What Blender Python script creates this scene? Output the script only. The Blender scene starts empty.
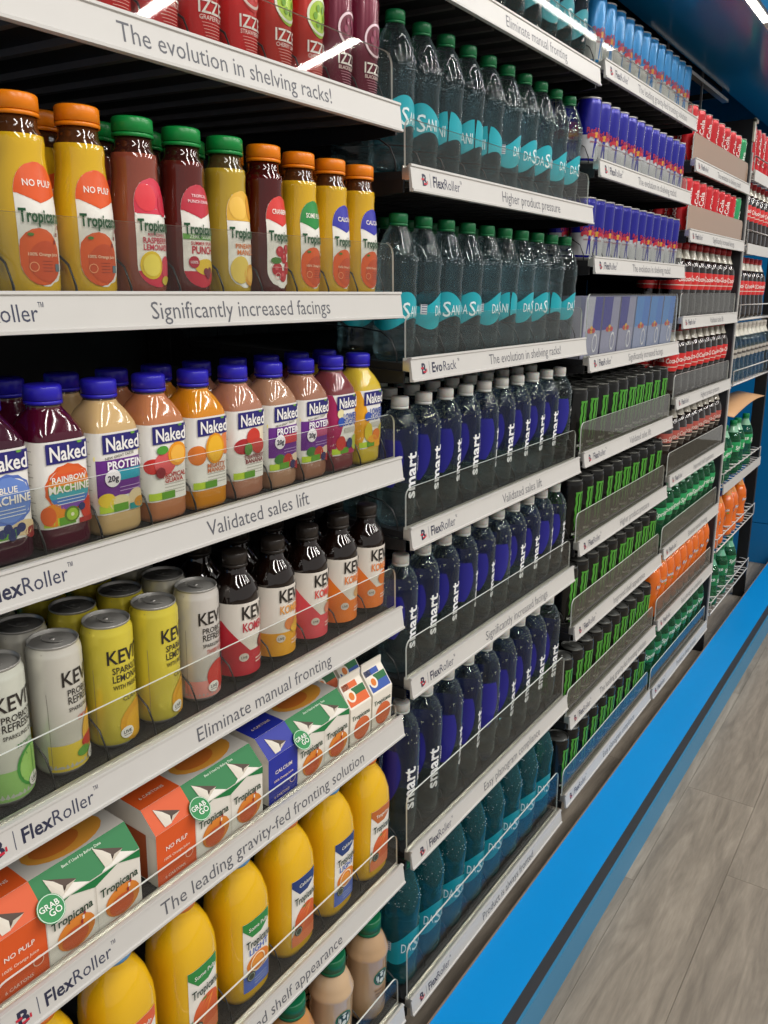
import bpy, math, random
from mathutils import Matrix, Vector
random.seed(7)
SC = bpy.context.scene
COL = SC.collection

# ------------------------------------------------------------------ camera
YAW, PITCH, ROLL, FPX = math.radians(55.096), math.radians(-14.739), math.radians(-0.56), 809.75
CAM = Vector((-1.8133, -0.6947, 1.45))
fw = Vector((math.sin(YAW)*math.cos(PITCH), math.cos(YAW)*math.cos(PITCH), math.sin(PITCH)))
rt = Vector((math.cos(YAW), -math.sin(YAW), 0)); up = rt.cross(fw)
r2 = rt*math.cos(ROLL)+up*math.sin(ROLL); u2 = -rt*math.sin(ROLL)+up*math.cos(ROLL)
cam = bpy.data.cameras.new('camera'); camo = bpy.data.objects.new('camera', cam); COL.objects.link(camo)
cam.sensor_fit = 'VERTICAL'; cam.sensor_height = 36.0; cam.lens = 36.0*FPX/1024; cam.clip_start = .01
m = Matrix((r2, u2, -fw)).transposed().to_4x4(); m.translation = CAM
camo.matrix_world = m
SC.camera = camo

# ------------------------------------------------------------------ light
SC.view_settings.view_transform = 'Standard'; SC.view_settings.look = 'None'
SC.view_settings.gamma = 1.0; SC.view_settings.use_curve_mapping = False
SC.view_settings.exposure = 0.15
SC.cycles.transparent_max_bounces = 24
SC.cycles.max_bounces = 12; SC.cycles.transmission_bounces = 12; SC.cycles.glossy_bounces = 4; SC.cycles.diffuse_bounces = 3
SC.cycles.caustics_refractive = False; SC.cycles.caustics_reflective = False
w = bpy.data.worlds.new('hall'); SC.world = w; w.use_nodes = True
w.node_tree.nodes['Background'].inputs[0].default_value = (1.0, .97, .935, 1)
w.node_tree.nodes['Background'].inputs[1].default_value = .40
def area(name, loc, sx, sy, power, col=(1, .95, .88), rot=(0, 0, 0)):
    l = bpy.data.lights.new(name, 'AREA'); l.shape = 'RECTANGLE'; l.size = sx; l.size_y = sy; l.energy = power; l.color = col
    o = bpy.data.objects.new(name, l); COL.objects.link(o); o.location = loc; o.rotation_euler = rot; return o
# ceiling lamps over the aisle (housings are built further down)
LAMPS = [-2.5, -1.1, .3, 1.7, 3.1]
for x in LAMPS:
    area('ceiling_lamp_light', (x, -2.3, 3.27), .09, 2.4, 45, (1, .965, .92), (math.radians(12), 0, 0))

# ------------------------------------------------------------------ helpers
def lin(c):
    if isinstance(c, str):
        c = c.lstrip('#'); c = [int(c[i:i+2], 16)/255 for i in (0, 2, 4)]
    return tuple((v/12.92 if v <= .04045 else ((v+.055)/1.055)**2.4) for v in c)
MATS = {}
def principled(name, col=(.5, .5, .5), rough=.4, metal=0., trans=0., ior=1.45, coat=0., spec=.5, noise=None, bump=None, attr=False, sss=0.):
    if name in MATS: return MATS[name]
    ma = bpy.data.materials.new(name); ma.use_nodes = True; nt = ma.node_tree; b = nt.nodes['Principled BSDF']
    c = lin(col)
    b.inputs['Base Color'].default_value = (*c, 1); b.inputs['Roughness'].default_value = rough
    b.inputs['Metallic'].default_value = metal; b.inputs['Transmission Weight'].default_value = trans
    b.inputs['IOR'].default_value = ior; b.inputs['Coat Weight'].default_value = coat; b.inputs['Coat Roughness'].default_value = .05
    b.inputs['Specular IOR Level'].default_value = spec
    if sss:
        b.inputs['Subsurface Weight'].default_value = sss; b.inputs['Subsurface Scale'].default_value = .02
    if attr:
        a = nt.nodes.new('ShaderNodeVertexColor'); a.layer_name = 'Col'; nt.links.new(a.outputs[0], b.inputs['Base Color'])
    if noise:
        sc_, amt = noise
        tc = nt.nodes.new('ShaderNodeTexCoord'); n = nt.nodes.new('ShaderNodeTexNoise'); n.inputs['Scale'].default_value = sc_
        n.inputs['Detail'].default_value = 3
        mx = nt.nodes.new('ShaderNodeMix'); mx.data_type = 'RGBA'
        mx.inputs[6].default_value = (*[v*(1-amt) for v in c], 1); mx.inputs[7].default_value = (*[min(1, v*(1+amt)) for v in c], 1)
        nt.links.new(tc.outputs['Object'], n.inputs['Vector']); nt.links.new(n.outputs['Fac'], mx.inputs[0]); nt.links.new(mx.outputs[2], b.inputs['Base Color'])
    if bump:
        sc_, st = bump
        tc = nt.nodes.new('ShaderNodeTexCoord'); n = nt.nodes.new('ShaderNodeTexNoise'); n.inputs['Scale'].default_value = sc_
        bp = nt.nodes.new('ShaderNodeBump'); bp.inputs['Strength'].default_value = st; bp.inputs['Distance'].default_value = .002
        nt.links.new(tc.outputs['Object'], n.inputs['Vector']); nt.links.new(n.outputs['Fac'], bp.inputs['Height']); nt.links.new(bp.outputs[0], b.inputs['Normal'])
    MATS[name] = ma; return ma
def emissive(name, col, st):
    ma = bpy.data.materials.new(name); ma.use_nodes = True; nt = ma.node_tree; nt.nodes.clear()
    o = nt.nodes.new('ShaderNodeOutputMaterial'); e = nt.nodes.new('ShaderNodeEmission')
    e.inputs[0].default_value = (*col, 1); e.inputs[1].default_value = st; nt.links.new(e.outputs[0], o.inputs[0]); return ma
def thin_clear(name, col, haze=0., hazecol='#808078', rough=.03, rim=0., bump=None, f0=.04, glass=None, kf=1.):
    """thin clear wall: see-through, reflects more at grazing angles, diffuse haze and a pale rim mixed in"""
    ma = bpy.data.materials.new(name); ma.use_nodes = True; nt = ma.node_tree; nt.nodes.clear()
    N = nt.nodes.new; L = nt.links.new
    def math_(op, a, b):
        n = N('ShaderNodeMath'); n.operation = op
        for i, q in enumerate((a, b)):
            if isinstance(q, (int, float)): n.inputs[i].default_value = q
            else: L(q, n.inputs[i])
        return n.outputs[0]
    o = N('ShaderNodeOutputMaterial'); t = N('ShaderNodeBsdfTransparent'); g = N('ShaderNodeBsdfGlossy'); lw = N('ShaderNodeLayerWeight'); mx = N('ShaderNodeMixShader')
    lw.inputs[0].default_value = .5
    t.inputs[0].default_value = (*lin(col), 1); g.inputs['Roughness'].default_value = rough
    fr = math_('ADD', math_('MULTIPLY', math_('POWER', lw.outputs['Facing'], 5.), (1-f0)*kf), f0); L(fr, mx.inputs[0])
    d = N('ShaderNodeBsdfDiffuse'); d.inputs[0].default_value = (*lin(hazecol), 1); m2 = N('ShaderNodeMixShader')
    L(math_('ADD', math_('MULTIPLY', math_('POWER', lw.outputs['Facing'], 3.), rim), haze), m2.inputs[0])  # rim: paler edge mixed into the colour, imitating brightly lit outlines
    L(t.outputs[0], m2.inputs[1]); L(d.outputs[0], m2.inputs[2]); L(m2.outputs[0], mx.inputs[1])
    L(g.outputs[0], mx.inputs[2])
    if glass:
        gl = N('ShaderNodeBsdfGlass'); gl.inputs['IOR'].default_value = 1.33; gl.inputs['Roughness'].default_value = .02; gl.inputs[0].default_value = (*lin(glass[1]), 1)
        m3 = N('ShaderNodeMixShader'); m3.inputs[0].default_value = glass[0]; L(mx.outputs[0], m3.inputs[1]); L(gl.outputs[0], m3.inputs[2]); L(m3.outputs[0], o.inputs[0])
    else: L(mx.outputs[0], o.inputs[0])
    if bump:
        tc = N('ShaderNodeTexCoord'); n = N('ShaderNodeTexNoise'); n.inputs['Scale'].default_value = bump[0]; bp = N('ShaderNodeBump'); bp.inputs['Strength'].default_value = bump[1]; bp.inputs['Distance'].default_value = .003
        L(tc.outputs['Object'], n.inputs['Vector']); L(n.outputs['Fac'], bp.inputs['Height']); L(bp.outputs[0], g.inputs['Normal'])
    MATS[name] = ma; return ma

PRINT = principled('label_print', rough=.38, attr=True, coat=.25)
PAPER = principled('carton_print', rough=.5, attr=True)
CANPAINT = principled('can_print', rough=.26, attr=True, metal=.25, coat=.3)
PLASTIC = principled('coloured_plastic', rough=.32, attr=True)
JUICE = principled('juice_in_bottle', rough=.12, attr=True, coat=.6, sss=.0)
ALU = principled('can_aluminium', '#a8a6a1', .34, metal=.55, noise=(60, .1)); DKLID = principled('dark_lid', '#72736f', .3, metal=.6, noise=(60, .1))
STEEL = principled('brushed_ledge', '#d9d6cf', .3, metal=.75, noise=(40, .06))
RAILW = principled('rail_white', '#cbc9c5', .42, noise=(25, .03))
INK = principled('rail_ink', '#4a4c55', .6); INKNAVY = principled('rail_ink_navy', '#25283f', .6); INKRED = principled('rail_ink_red', '#c5253c', .6)
BLACK = principled('black_steel', '#141416', .45, noise=(30, .25)); DECK = principled('roller_deck_black', '#1c1c1e', .5, bump=(400, .4))
WIREB = principled('black_wire', '#1f1f22', .3); WIREW = principled('white_wire', '#e2dfda', .35); WIREG = principled('galvanised_wire', '#a9a8a6', .35, metal=.8)
CLEARW = thin_clear('clear_water_bottle', '#d9e8eb', .030, '#b0c8cc', .025, .30, None, glass=(.42, '#eef6f8'))
TEALW = thin_clear('teal_water_bottle', '#93cdd2', .17, '#3fa0aa', .05, .25, None, glass=(.3, '#a8dce0'))
GREENG = thin_clear('green_bottle', '#9fd8b4', .16, '#3fa874', .06, .3, None, glass=(.3, '#a8e0c0'))
AMBER = principled('amber_glass', '#160a06', .08, coat=1.0)
COLA = principled('cola_bottle', '#170a07', .1, coat=1.0)
CAPW = principled('translucent_white_cap', '#d5d5d0', .4, sss=.2)
ACR = thin_clear('clear_acrylic', '#f8f9f7', .008, '#a8a69c', f0=.022, kf=.55)
ACRT = thin_clear('tan_reflection_acrylic', '#d8c4b4', .55, '#cdb09a')  # tan tint and haze put a reflection into the panel colour
ACRF = thin_clear('reflective_acrylic', '#e4e5e0', .09, '#8f8c80', f0=.04, kf=1.)  # grey haze in the colour stands in for part of the floor reflection
ACRE = principled('acrylic_edge', '#e4e8e2', .35)

class MB:
    """mesh builder: verts, faces, colours and material slots"""
    def __init__(s): s.v = []; s.f = []; s.c = []; s.m = []; s.sm = []
    def add(s, vs, fs, col='#ffffff', mi=0, smooth=False):
        b = len(s.v); s.v += [tuple(v) for v in vs]; c = lin(col)
        for f in fs: s.f.append(tuple(i+b for i in f)); s.c.append(c); s.m.append(mi); s.sm.append(smooth)
    def box(s, x0, x1, y0, y1, z0, z1, col='#ffffff', mi=0):
        v = [(x, y, z) for x in (x0, x1) for y in (y0, y1) for z in (z0, z1)]
        s.add(v, [(0, 1, 3, 2), (4, 6, 7, 5), (0, 4, 5, 1), (2, 3, 7, 6), (0, 2, 6, 4), (1, 5, 7, 3)], col, mi)
    def extrude_x(s, prof, x0, x1, col='#ffffff', mi=0, smooth=False):
        n = len(prof); v = [(x0, y, z) for y, z in prof]+[(x1, y, z) for y, z in prof]
        s.add(v, [(i, (i+1) % n, n+(i+1) % n, n+i) for i in range(n)], col, mi, smooth)
        s.add(v, [tuple(range(n-1, -1, -1)), tuple(range(n, 2*n))], col, mi)
    def lathe(s, prof, seg=28, col='#ffffff', pw=2., mi=0, cols=None, smooth=True):
        """prof: (r, z) or (r, z, power); r = 0 closes with a point"""
        rings = []; vs = []
        for q in prof:
            r, z = q[0], q[1]; p = q[2] if len(q) > 2 else pw
            if r <= 1e-6: rings.append([len(vs)]); vs.append((0, 0, z)); continue
            ring = []
            for i in range(seg):
                a = 2*math.pi*(i+.5)/seg; c, d = math.cos(a), math.sin(a)
                k = r/((abs(c)**p+abs(d)**p)**(1/p)); ring.append(len(vs)); vs.append((k*c, k*d, z))
            rings.append(ring)
        b = len(s.v); s.v += vs
        for j in range(len(rings)-1):
            A, B = rings[j], rings[j+1]; c = lin(cols[j] if cols else col)
            for i in range(seg):
                k = (i+1) % seg
                if len(A) == 1 and len(B) == 1: continue
                if len(A) == 1: f = (A[0], B[k], B[i])
                elif len(B) == 1: f = (A[i], A[k], B[0])
                else: f = (A[i], A[k], B[k], B[i])
                s.f.append(tuple(t+b for t in f)); s.c.append(c); s.m.append(mi); s.sm.append(smooth)
    def tube(s, pts, r, seg=6, col='#ffffff', mi=0, closed=False):
        pts = [Vector(p) for p in pts]; n = len(pts); vs = []; fs = []
        for i, p in enumerate(pts):
            a = pts[i-1] if (i > 0 or closed) else p; c = pts[(i+1) % n] if (i < n-1 or closed) else p
            t = (c-a).normalized(); h = Vector((0, 0, 1)) if abs(t.z) < .9 else Vector((1, 0, 0))
            e1 = t.cross(h).normalized(); e2 = t.cross(e1)
            for k in range(seg):
                an = 2*math.pi*k/seg; vs.append(p+e1*math.cos(an)*r+e2*math.sin(an)*r)
        for i in range(n if closed else n-1):
            j = (i+1) % n
            for k in range(seg): fs.append((i*seg+k, i*seg+(k+1) % seg, j*seg+(k+1) % seg, j*seg+k))
        if not closed: fs += [tuple(range(seg-1, -1, -1)), tuple(range((n-1)*seg, n*seg))]
        s.add(vs, fs, col, mi, True)
    # ---- flat print on a mapped surface P(u, v, layer)
    def rows(s, P, v0, v1, left, right, col, layer=1, nv=8, nu=8, clip=None, mi=0):
        vs = []; fs = []
        for j in range(nv+1):
            v = v0+(v1-v0)*j/nv; a, b = left(v), right(v)
            if clip: a = max(a, -clip(v)); b = min(b, clip(v)); b = max(a, b)
            for i in range(nu+1): vs.append(P(a+(b-a)*i/nu, v, layer))
        for j in range(nv):
            for i in range(nu):
                q = j*(nu+1)+i; fs.append((q, q+1, q+nu+2, q+nu+1))
        s.add(vs, fs, col, mi, True)
    def rect(s, P, u0, u1, v0, v1, col, layer=1, clip=None, nv=1, slant=0.):
        n = max(1, int(abs(u1-u0)/.005))
        if clip: nv = max(nv, 4)
        if not slant: s.rows(P, v0, v1, lambda v: u0, lambda v: u1, col, layer, nv, n, clip)
        else:
            vs = []; fs = []
            for j in (0, 1):
                for i in range(n+1): u = u0+(u1-u0)*i/n; vs.append(P(u, (v0, v1)[j]+slant*(u-u0), layer))
            s.add(vs, [(i, i+1, n+2+i, n+1+i) for i in range(n)], col, 0, True)
    def ell(s, P, cu, cv, ru, rv, col, layer=1, clip=None, n=10):
        h = lambda v: ru*math.sqrt(max(0, 1-((v-cv)/rv)**2))
        vs_ = [cv-rv*math.cos(math.pi*j/n) for j in range(n+1)]
        vs = []; fs = []; nu = max(2, int(ru/.004)+2)
        for v in vs_:
            a, b = cu-h(v), cu+h(v)
            if clip: a = max(a, -clip(v)); b = min(b, clip(v)); b = max(a, b)
            for i in range(nu+1): vs.append(P(a+(b-a)*i/nu, v, layer))
        for j in range(n):
            for i in range(nu):
                q = j*(nu+1)+i; fs.append((q, q+1, q+nu+2, q+nu+1))
        s.add(vs, fs, col, 0, True)
    def ring(s, P, cu, cv, r, wd, col, layer=1, n=24, squash=1.):
        vs = []; 
        for i in range(n):
            a = 2*math.pi*i/n
            for rr in (r-wd/2, r+wd/2): vs.append(P(cu+rr*squash*math.cos(a), cv+rr*math.sin(a), layer))
        s.add(vs, [(2*i, 2*i+1, 2*((i+1) % n)+1, 2*((i+1) % n)) for i in range(n)], col, 0, True)
    def poly(s, P, pts, col, layer=1):
        s.add([P(u, v, layer) for u, v in pts], [tuple(range(len(pts)))], col)
    def text(s, P, t, cu, cv, h, col, layer=2, bold=0., wmax=None, align='c', vert=False, mi=0, slant=0.):
        vs, fs, wd = text2d(t, bold); k = h
        if wmax and wd*k > wmax: kx = wmax/wd
        else: kx = k
        W = wd*kx
        o = {'c': -W/2, 'l': 0., 'r': -W}[align]
        out = []
        for x, y in vs:
            a, b = o+x*kx, y*k
            if slant: b += slant*a
            if vert: out.append(P(cu-(b-h*.36), cv+a, layer))
            else: out.append(P(cu+a, cv+b-h*.36, layer))
        s.add(out, fs, col, mi)
    def mesh(s, name, mats):
        me = bpy.data.meshes.new(name); me.from_pydata(s.v, [], s.f); me.update()
        for x in (mats if isinstance(mats, (list, tuple)) else [mats]): me.materials.append(x)
        at = me.color_attributes.new('Col', 'FLOAT_COLOR', 'CORNER')
        buf = []
        for f, c in zip(s.f, s.c): buf += [c[0], c[1], c[2], 1.]*len(f)
        at.data.foreach_set('color', buf)
        me.polygons.foreach_set('material_index', s.m); me.polygons.foreach_set('use_smooth', s.sm); me.update()
        return me
_T = {}
def text2d(t, bold=0.):
    """outline of a word as flat triangles; cap height about .72 of size 1"""
    if not t: return [], [], 0.
    key = (t, bold)
    if key in _T: return _T[key]
    cu = bpy.data.curves.new('t', 'FONT'); cu.body = t; cu.size = 1.0; cu.resolution_u = 2; cu.offset = bold
    ob = bpy.data.objects.new('t', cu); COL.objects.link(ob)
    dg = bpy.context.evaluated_depsgraph_get(); me = ob.evaluated_get(dg).to_mesh()
    vs = [(v.co.x, v.co.y) for v in me.vertices]; fs = [tuple(p.vertices) for p in me.polygons]
    ob.evaluated_get(dg).to_mesh_clear(); bpy.data.objects.remove(ob); bpy.data.curves.remove(cu)
    x0 = min(v[0] for v in vs); x1 = max(v[0] for v in vs)
    vs = [(x-x0, y) for x, y in vs]
    _T[key] = (vs, fs, x1-x0); return _T[key]
EPS = .0004
def wrap(prof, pw=2.):
    """P(u, v, layer): u = arc length from the front (-Y) to the right, v = height"""
    pr = [(q[0], q[1]) for q in prof if q[0] > 1e-6]
    N = 720; tab = []; L = 0.; last = None
    for i in range(N+1):
        a = -math.pi/2+math.pi*i/N; c, d = math.cos(a), math.sin(a); k = 1/((abs(c)**pw+abs(d)**pw)**(1/pw))
        p = (k*c, k*d)
        if last: L += math.hypot(p[0]-last[0], p[1]-last[1])
        tab.append((L, p)); last = p
    def rad(v):
        for (r0, z0), (r1, z1) in zip(pr, pr[1:]):
            if z0 <= v <= z1 and z1 > z0: return r0+(r1-r0)*(v-z0)/(z1-z0)
        return pr[-1][0] if v > pr[-1][1] else pr[0][0]
    def P(u, v, layer=1):
        R = rad(v)+EPS*layer; s_ = min(abs(u)/R, tab[-1][0]); i = min(N-1, int(s_/tab[-1][0]*N))
        while i < N-1 and tab[i+1][0] < s_: i += 1
        while i > 0 and tab[i][0] > s_: i -= 1
        (l0, p0), (l1, p1) = tab[i], tab[i+1]; t = (s_-l0)/(l1-l0)
        x = p0[0]+(p1[0]-p0[0])*t; y = p0[1]+(p1[1]-p0[1])*t
        return (x*R*(1 if u >= 0 else -1), y*R, v)
    return P
def flat(o, ax, ay, nrm):
    o, ax, ay, nrm = map(Vector, (o, ax, ay, nrm))
    return lambda u, v, layer=1: tuple(o+ax*u+ay*v+nrm*EPS*layer)

def obj(name, me, parent=None, loc=None, rot=None):
    o = bpy.data.objects.new(name, me); COL.objects.link(o)
    if parent: o.parent = parent
    if loc: o.location = loc
    if rot: o.rotation_euler = rot
    return o
def tag(o, label, cat, group=None):
    o['label'] = label; o['category'] = cat
    if group: o['group'] = group
    return o
def struct(o): o['kind'] = 'structure'; return o
ORD = ['first', 'second', 'third', 'fourth', 'fifth', 'sixth', 'seventh', 'eighth', 'ninth', 'tenth', 'eleventh', 'twelfth', 'thirteenth']
BAYN = {1: 'nearest bay', 2: 'second bay', 3: 'third bay', 4: 'fourth bay', 5: 'far bay'}

# ------------------------------------------------------------------ setting
def wood_mat():
    ma = bpy.data.materials.new('grey_oak_plank'); ma.use_nodes = True; nt = ma.node_tree; b = nt.nodes['Principled BSDF']; N = nt.nodes.new; L = nt.links.new
    tc = N('ShaderNodeTexCoord'); mp = N('ShaderNodeMapping'); oi = N('ShaderNodeObjectInfo'); ad = N('ShaderNodeVectorMath'); ad.operation = 'MULTIPLY_ADD'
    cb = N('ShaderNodeCombineXYZ'); L(oi.outputs['Random'], cb.inputs[0]); L(oi.outputs['Random'], cb.inputs[1])
    L(cb.outputs[0], ad.inputs[0]); ad.inputs[1].default_value = (37, 19, 0); L(tc.outputs['Object'], ad.inputs[2])
    mp.inputs['Scale'].default_value = (1.6, 12, 1); L(ad.outputs[0], mp.inputs['Vector'])
    n1 = N('ShaderNodeTexNoise'); n1.inputs['Scale'].default_value = 2.2; n1.inputs['Detail'].default_value = 6; n1.inputs['Distortion'].default_value = 1.2; L(mp.outputs[0], n1.inputs['Vector'])
    n2 = N('ShaderNodeTexNoise'); n2.inputs['Scale'].default_value = 14; n2.inputs['Detail'].default_value = 4; L(mp.outputs[0], n2.inputs['Vector'])
    cr = N('ShaderNodeValToRGB'); cr.color_ramp.elements[0].color = (*lin('#8c8275'), 1); cr.color_ramp.elements[1].color = (*lin('#b6aa9a'), 1)
    cr.color_ramp.elements[0].position = .3; cr.color_ramp.elements[1].position = .72; L(n1.outputs['Fac'], cr.inputs[0])
    mx = N('ShaderNodeMix'); mx.data_type = 'RGBA'; mx.blend_type = 'MULTIPLY'; mx.inputs[0].default_value = .35; L(cr.outputs[0], mx.inputs[6]); L(n2.outputs['Fac'], mx.inputs[7])
    hs = N('ShaderNodeHueSaturation'); mr = N('ShaderNodeMapRange'); mr.inputs[3].default_value = .88; mr.inputs[4].default_value = 1.12
    L(oi.outputs['Random'], mr.inputs[0]); L(mr.outputs[0], hs.inputs['Value']); L(mx.outputs[2], hs.inputs['Color']); L(hs.outputs[0], b.inputs['Base Color'])
    b.inputs['Roughness'].default_value = .55
    bp = N('ShaderNodeBump'); bp.inputs['Strength'].default_value = .12; bp.inputs['Distance'].default_value = .002; L(n2.outputs['Fac'], bp.inputs['Height']); L(bp.outputs[0], b.inputs['Normal'])
    return ma
WOOD = wood_mat()
BLUE = principled('blue_board', '#0a98e8', .36, noise=(3, .05)); BLUEG = principled('blue_gloss_panel', '#1573ae', .16, noise=(2, .06)); BLUES = principled('blue_front_board', '#3d86b0', .4, noise=(3, .05))
DKSTRIP = principled('charcoal_strip', '#3a3b3f', .5, noise=(30, .1)); RAWEDGE = principled('raw_wood_edge', '#8c7868', .6, noise=(30, .15))
DKCEIL = principled('dark_ceiling', '#4a4743', .8, noise=(2, .1))
mb = MB(); mb.box(-5, 7, -5, .75, -.06, -.006); fl = struct(obj('floor', mb.mesh('floor', principled('floor_base', '#7d7468', .7, noise=(5, .1)))))
mb = MB(); L_, W_ = 1.22, .19
mb.box(0, L_-.0009, 0, W_-.0009, -.006, 0); plank = mb.mesh('plank', WOOD)
k = 0
for j in range(-14, 5):
    y = -.202+.19*j - .0; off = (j*.437) % 1.0*L_
    if j == -1: off = (.5+3*L_-(-3.66)) % L_
    for i in range(8):
        x = -3.66+off-L_+i*L_
        if x > 5.2: continue
        o = obj('plank', plank, fl, (x, y, 0))
mb = MB(); mb.box(-5, 7, -5, .75, 3.5, 3.56); struct(obj('ceiling', mb.mesh('ceiling', DKCEIL)))
mb = MB(); mb.box(-2.4, 3.0, .66, .72, 0, 3.5); struct(obj('wall_back', mb.mesh('wall_back', BLUEG)))
# end wall: two blue boards with an open joint
XE = 2.92
we = struct(obj('wall_right', None)); we.location = (XE, 0, 0)
for z0, z1 in ((0, .228), (.232, 1.2), (1.204, 2.3), (2.304, 3.5)):
    mb = MB(); mb.box(0, .03, -.178, .66, z0, z1); obj('wall_panel', mb.mesh('wall_panel', BLUEG), we)
mb = MB(); mb.box(.03, .06, -.178, .66, 0, 3.5); obj('backing_board', mb.mesh('backing_board', DKSTRIP), we)
# blue plinth that runs along the foot of the shelving
tr = struct(obj('trim_1', None))
mb = MB(); mb.box(-2.6, XE, -.150, -.0345, 0, .09); obj('top_board', mb.mesh('top_board', BLUE), tr)
mb = MB(); mb.box(-2.6, XE, -.0345, -.030, 0, .0895); obj('raw_edge', mb.mesh('raw_edge', RAWEDGE), tr)
mb = MB(); mb.box(-2.6, XE, -.172, -.150, 0, .0895); obj('edge_strip', mb.mesh('edge_strip', DKSTRIP), tr)
mb = MB(); mb.box(-2.6, XE, -.178, -.172, 0, .088); obj('front_board', mb.mesh('front_board', BLUES), tr)  # duller blue than the top board, its shade put into the colour
# blue header over the shelving with its light strip
tr = struct(obj('trim_2', None))
mb = MB(); mb.box(-2.6, XE, -.165, .09, 2.14, 2.16); obj('soffit', mb.mesh('soffit', BLUEG), tr)
mb = MB(); mb.box(-2.6, XE, -.20, -.165, 2.125, 2.75); obj('fascia', mb.mesh('fascia', BLUEG), tr)
mb = MB(); mb.box(-2.6, XE, -.165, .66, 2.73, 2.75); obj('header_top', mb.mesh('header_top', DKSTRIP), tr)
LEDM = emissive('led_strip', (1, .97, .93), 12)
led = obj('light_strip', None); led.location = (0, -.185, 2.124)
tag(led, 'thin white LED strip running along the blue header edge', 'light')
for xa, xb in ((-2.45, -1.35), (-.75, .63), (1.7, 2.82)):
    mb = MB(); mb.box(xa, xb, -.008, .008, -.006, 0); obj('diffuser', mb.mesh('diffuser', LEDM), led)
mb = MB(); mb.extrude_x([(-.011, -.004), (-.009, -.004), (-.009, .0), (.009, .0), (.009, -.004), (.011, -.004), (.011, .001), (-.011, .001)], -2.5, XE-.05); obj('channel', mb.mesh('channel', STEEL), led)
for i, x in enumerate(LAMPS):
    o = obj('ceiling_lamp', None); o.location = (x, -2.3, 3.3)
    tag(o, 'long white ceiling lamp above the aisle, %s from the near end' % ORD[i], 'lamp', 'ceiling lamps over the aisle')
    mb = MB(); mb.box(-.1, .1, -1.25, 1.25, .27, .32); obj('housing', mb.mesh('housing', RAILW), o, (0, 0, -.12))
    for sy in (-.9, .9):
        mb = MB(); mb.tube([(0, sy, .36), (0, sy, .21)], .004); obj('hanger', mb.mesh('hanger', WIREG), o)

# ------------------------------------------------------------------ shelving rack
Pb = .762; XL = {1: -1.497, 2: -.735, 3: .027, 4: .789, 5: 1.562}; BW = .735
LEAN = math.radians(3.0); CL, SL = math.cos(LEAN), math.sin(LEAN)
rack = obj('shelving_rack', None)
tag(rack, 'black steel shelving rack behind the four near bays of drinks', 'rack')
for b in (1, 2, 3, 4):
    mb = MB(); mb.box(XL[b]-.012, XL[b]+BW+(.012 if b < 4 else .004), .60, .605, .02, 2.18); obj('back_panel', mb.mesh('back_panel', BLACK), rack)
for x in (-1.512, -.7485, .0135, .7755):
    mb = MB(); mb.box(x-.009, x+.009, .555, .598, .0, 2.2); obj('upright', mb.mesh('upright', BLACK), rack)
    mb = MB(); mb.box(x-.010, x+.010, .30, .56, .012, .05); obj('base_leg', mb.mesh('base_leg', BLACK), rack)
endp = struct(obj('wall_divider', None)); endp['label'] = 'tall black end panel between the red soda bay and the wire racks'
mb = MB(); mb.box(1.530, 1.551, .012, .60, .0, 2.06); obj('side_sheet', mb.mesh('side_sheet', principled('end_panel_black', '#24252a', .4, noise=(8, .1))), endp)
mb = MB(); mb.box(1.551, 1.555, .008, .016, .1, 1.95); obj('edge_trim', mb.mesh('edge_trim', WIREW), endp)
for y, z in ((.14, 2.16), (.56, 2.18)):
    mb = MB(); mb.box(-1.52, 1.52, y-.012, y+.012, z, z+.025); obj('top_rail', mb.mesh('top_rail', BLACK), rack)
mb = MB(); mb.box(.60, 1.50, .098, .118, 2.118, 2.128); obj('bright_rail', mb.mesh('bright_rail', STEEL), rack)
for x in (-.75, .0135, .7755, 1.2, 1.515):
    mb = MB(); mb.box(x-.008, x+.008, .14, .57, 2.14, 2.16); obj('top_strut', mb.mesh('top_strut', BLACK), rack)
for x in (.7755, 1.16):
    mb = MB(); mb.box(x-.004, x+.004, .10, .106, 2.02, 2.16); obj('hanging_bracket', mb.mesh('hanging_bracket', principled('dull_zinc', '#77777a', .4, metal=.7, noise=(20, .1))), rack)
    mb = MB(); mb.tube([(x, .13, 2.15), (x+.16, .42, 2.08)], .004); obj('brace', mb.mesh('brace', WIREB), rack)
mb = MB(); mb.box(1.529, 1.554, .006, .012, 1.985, 2.06, '#d7d2bd'); mb.box(1.529, 1.585, .006, .012, 2.05, 2.062, '#d7d2bd'); obj('corner_bracket', mb.mesh('corner_bracket', PLASTIC), endp)

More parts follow.
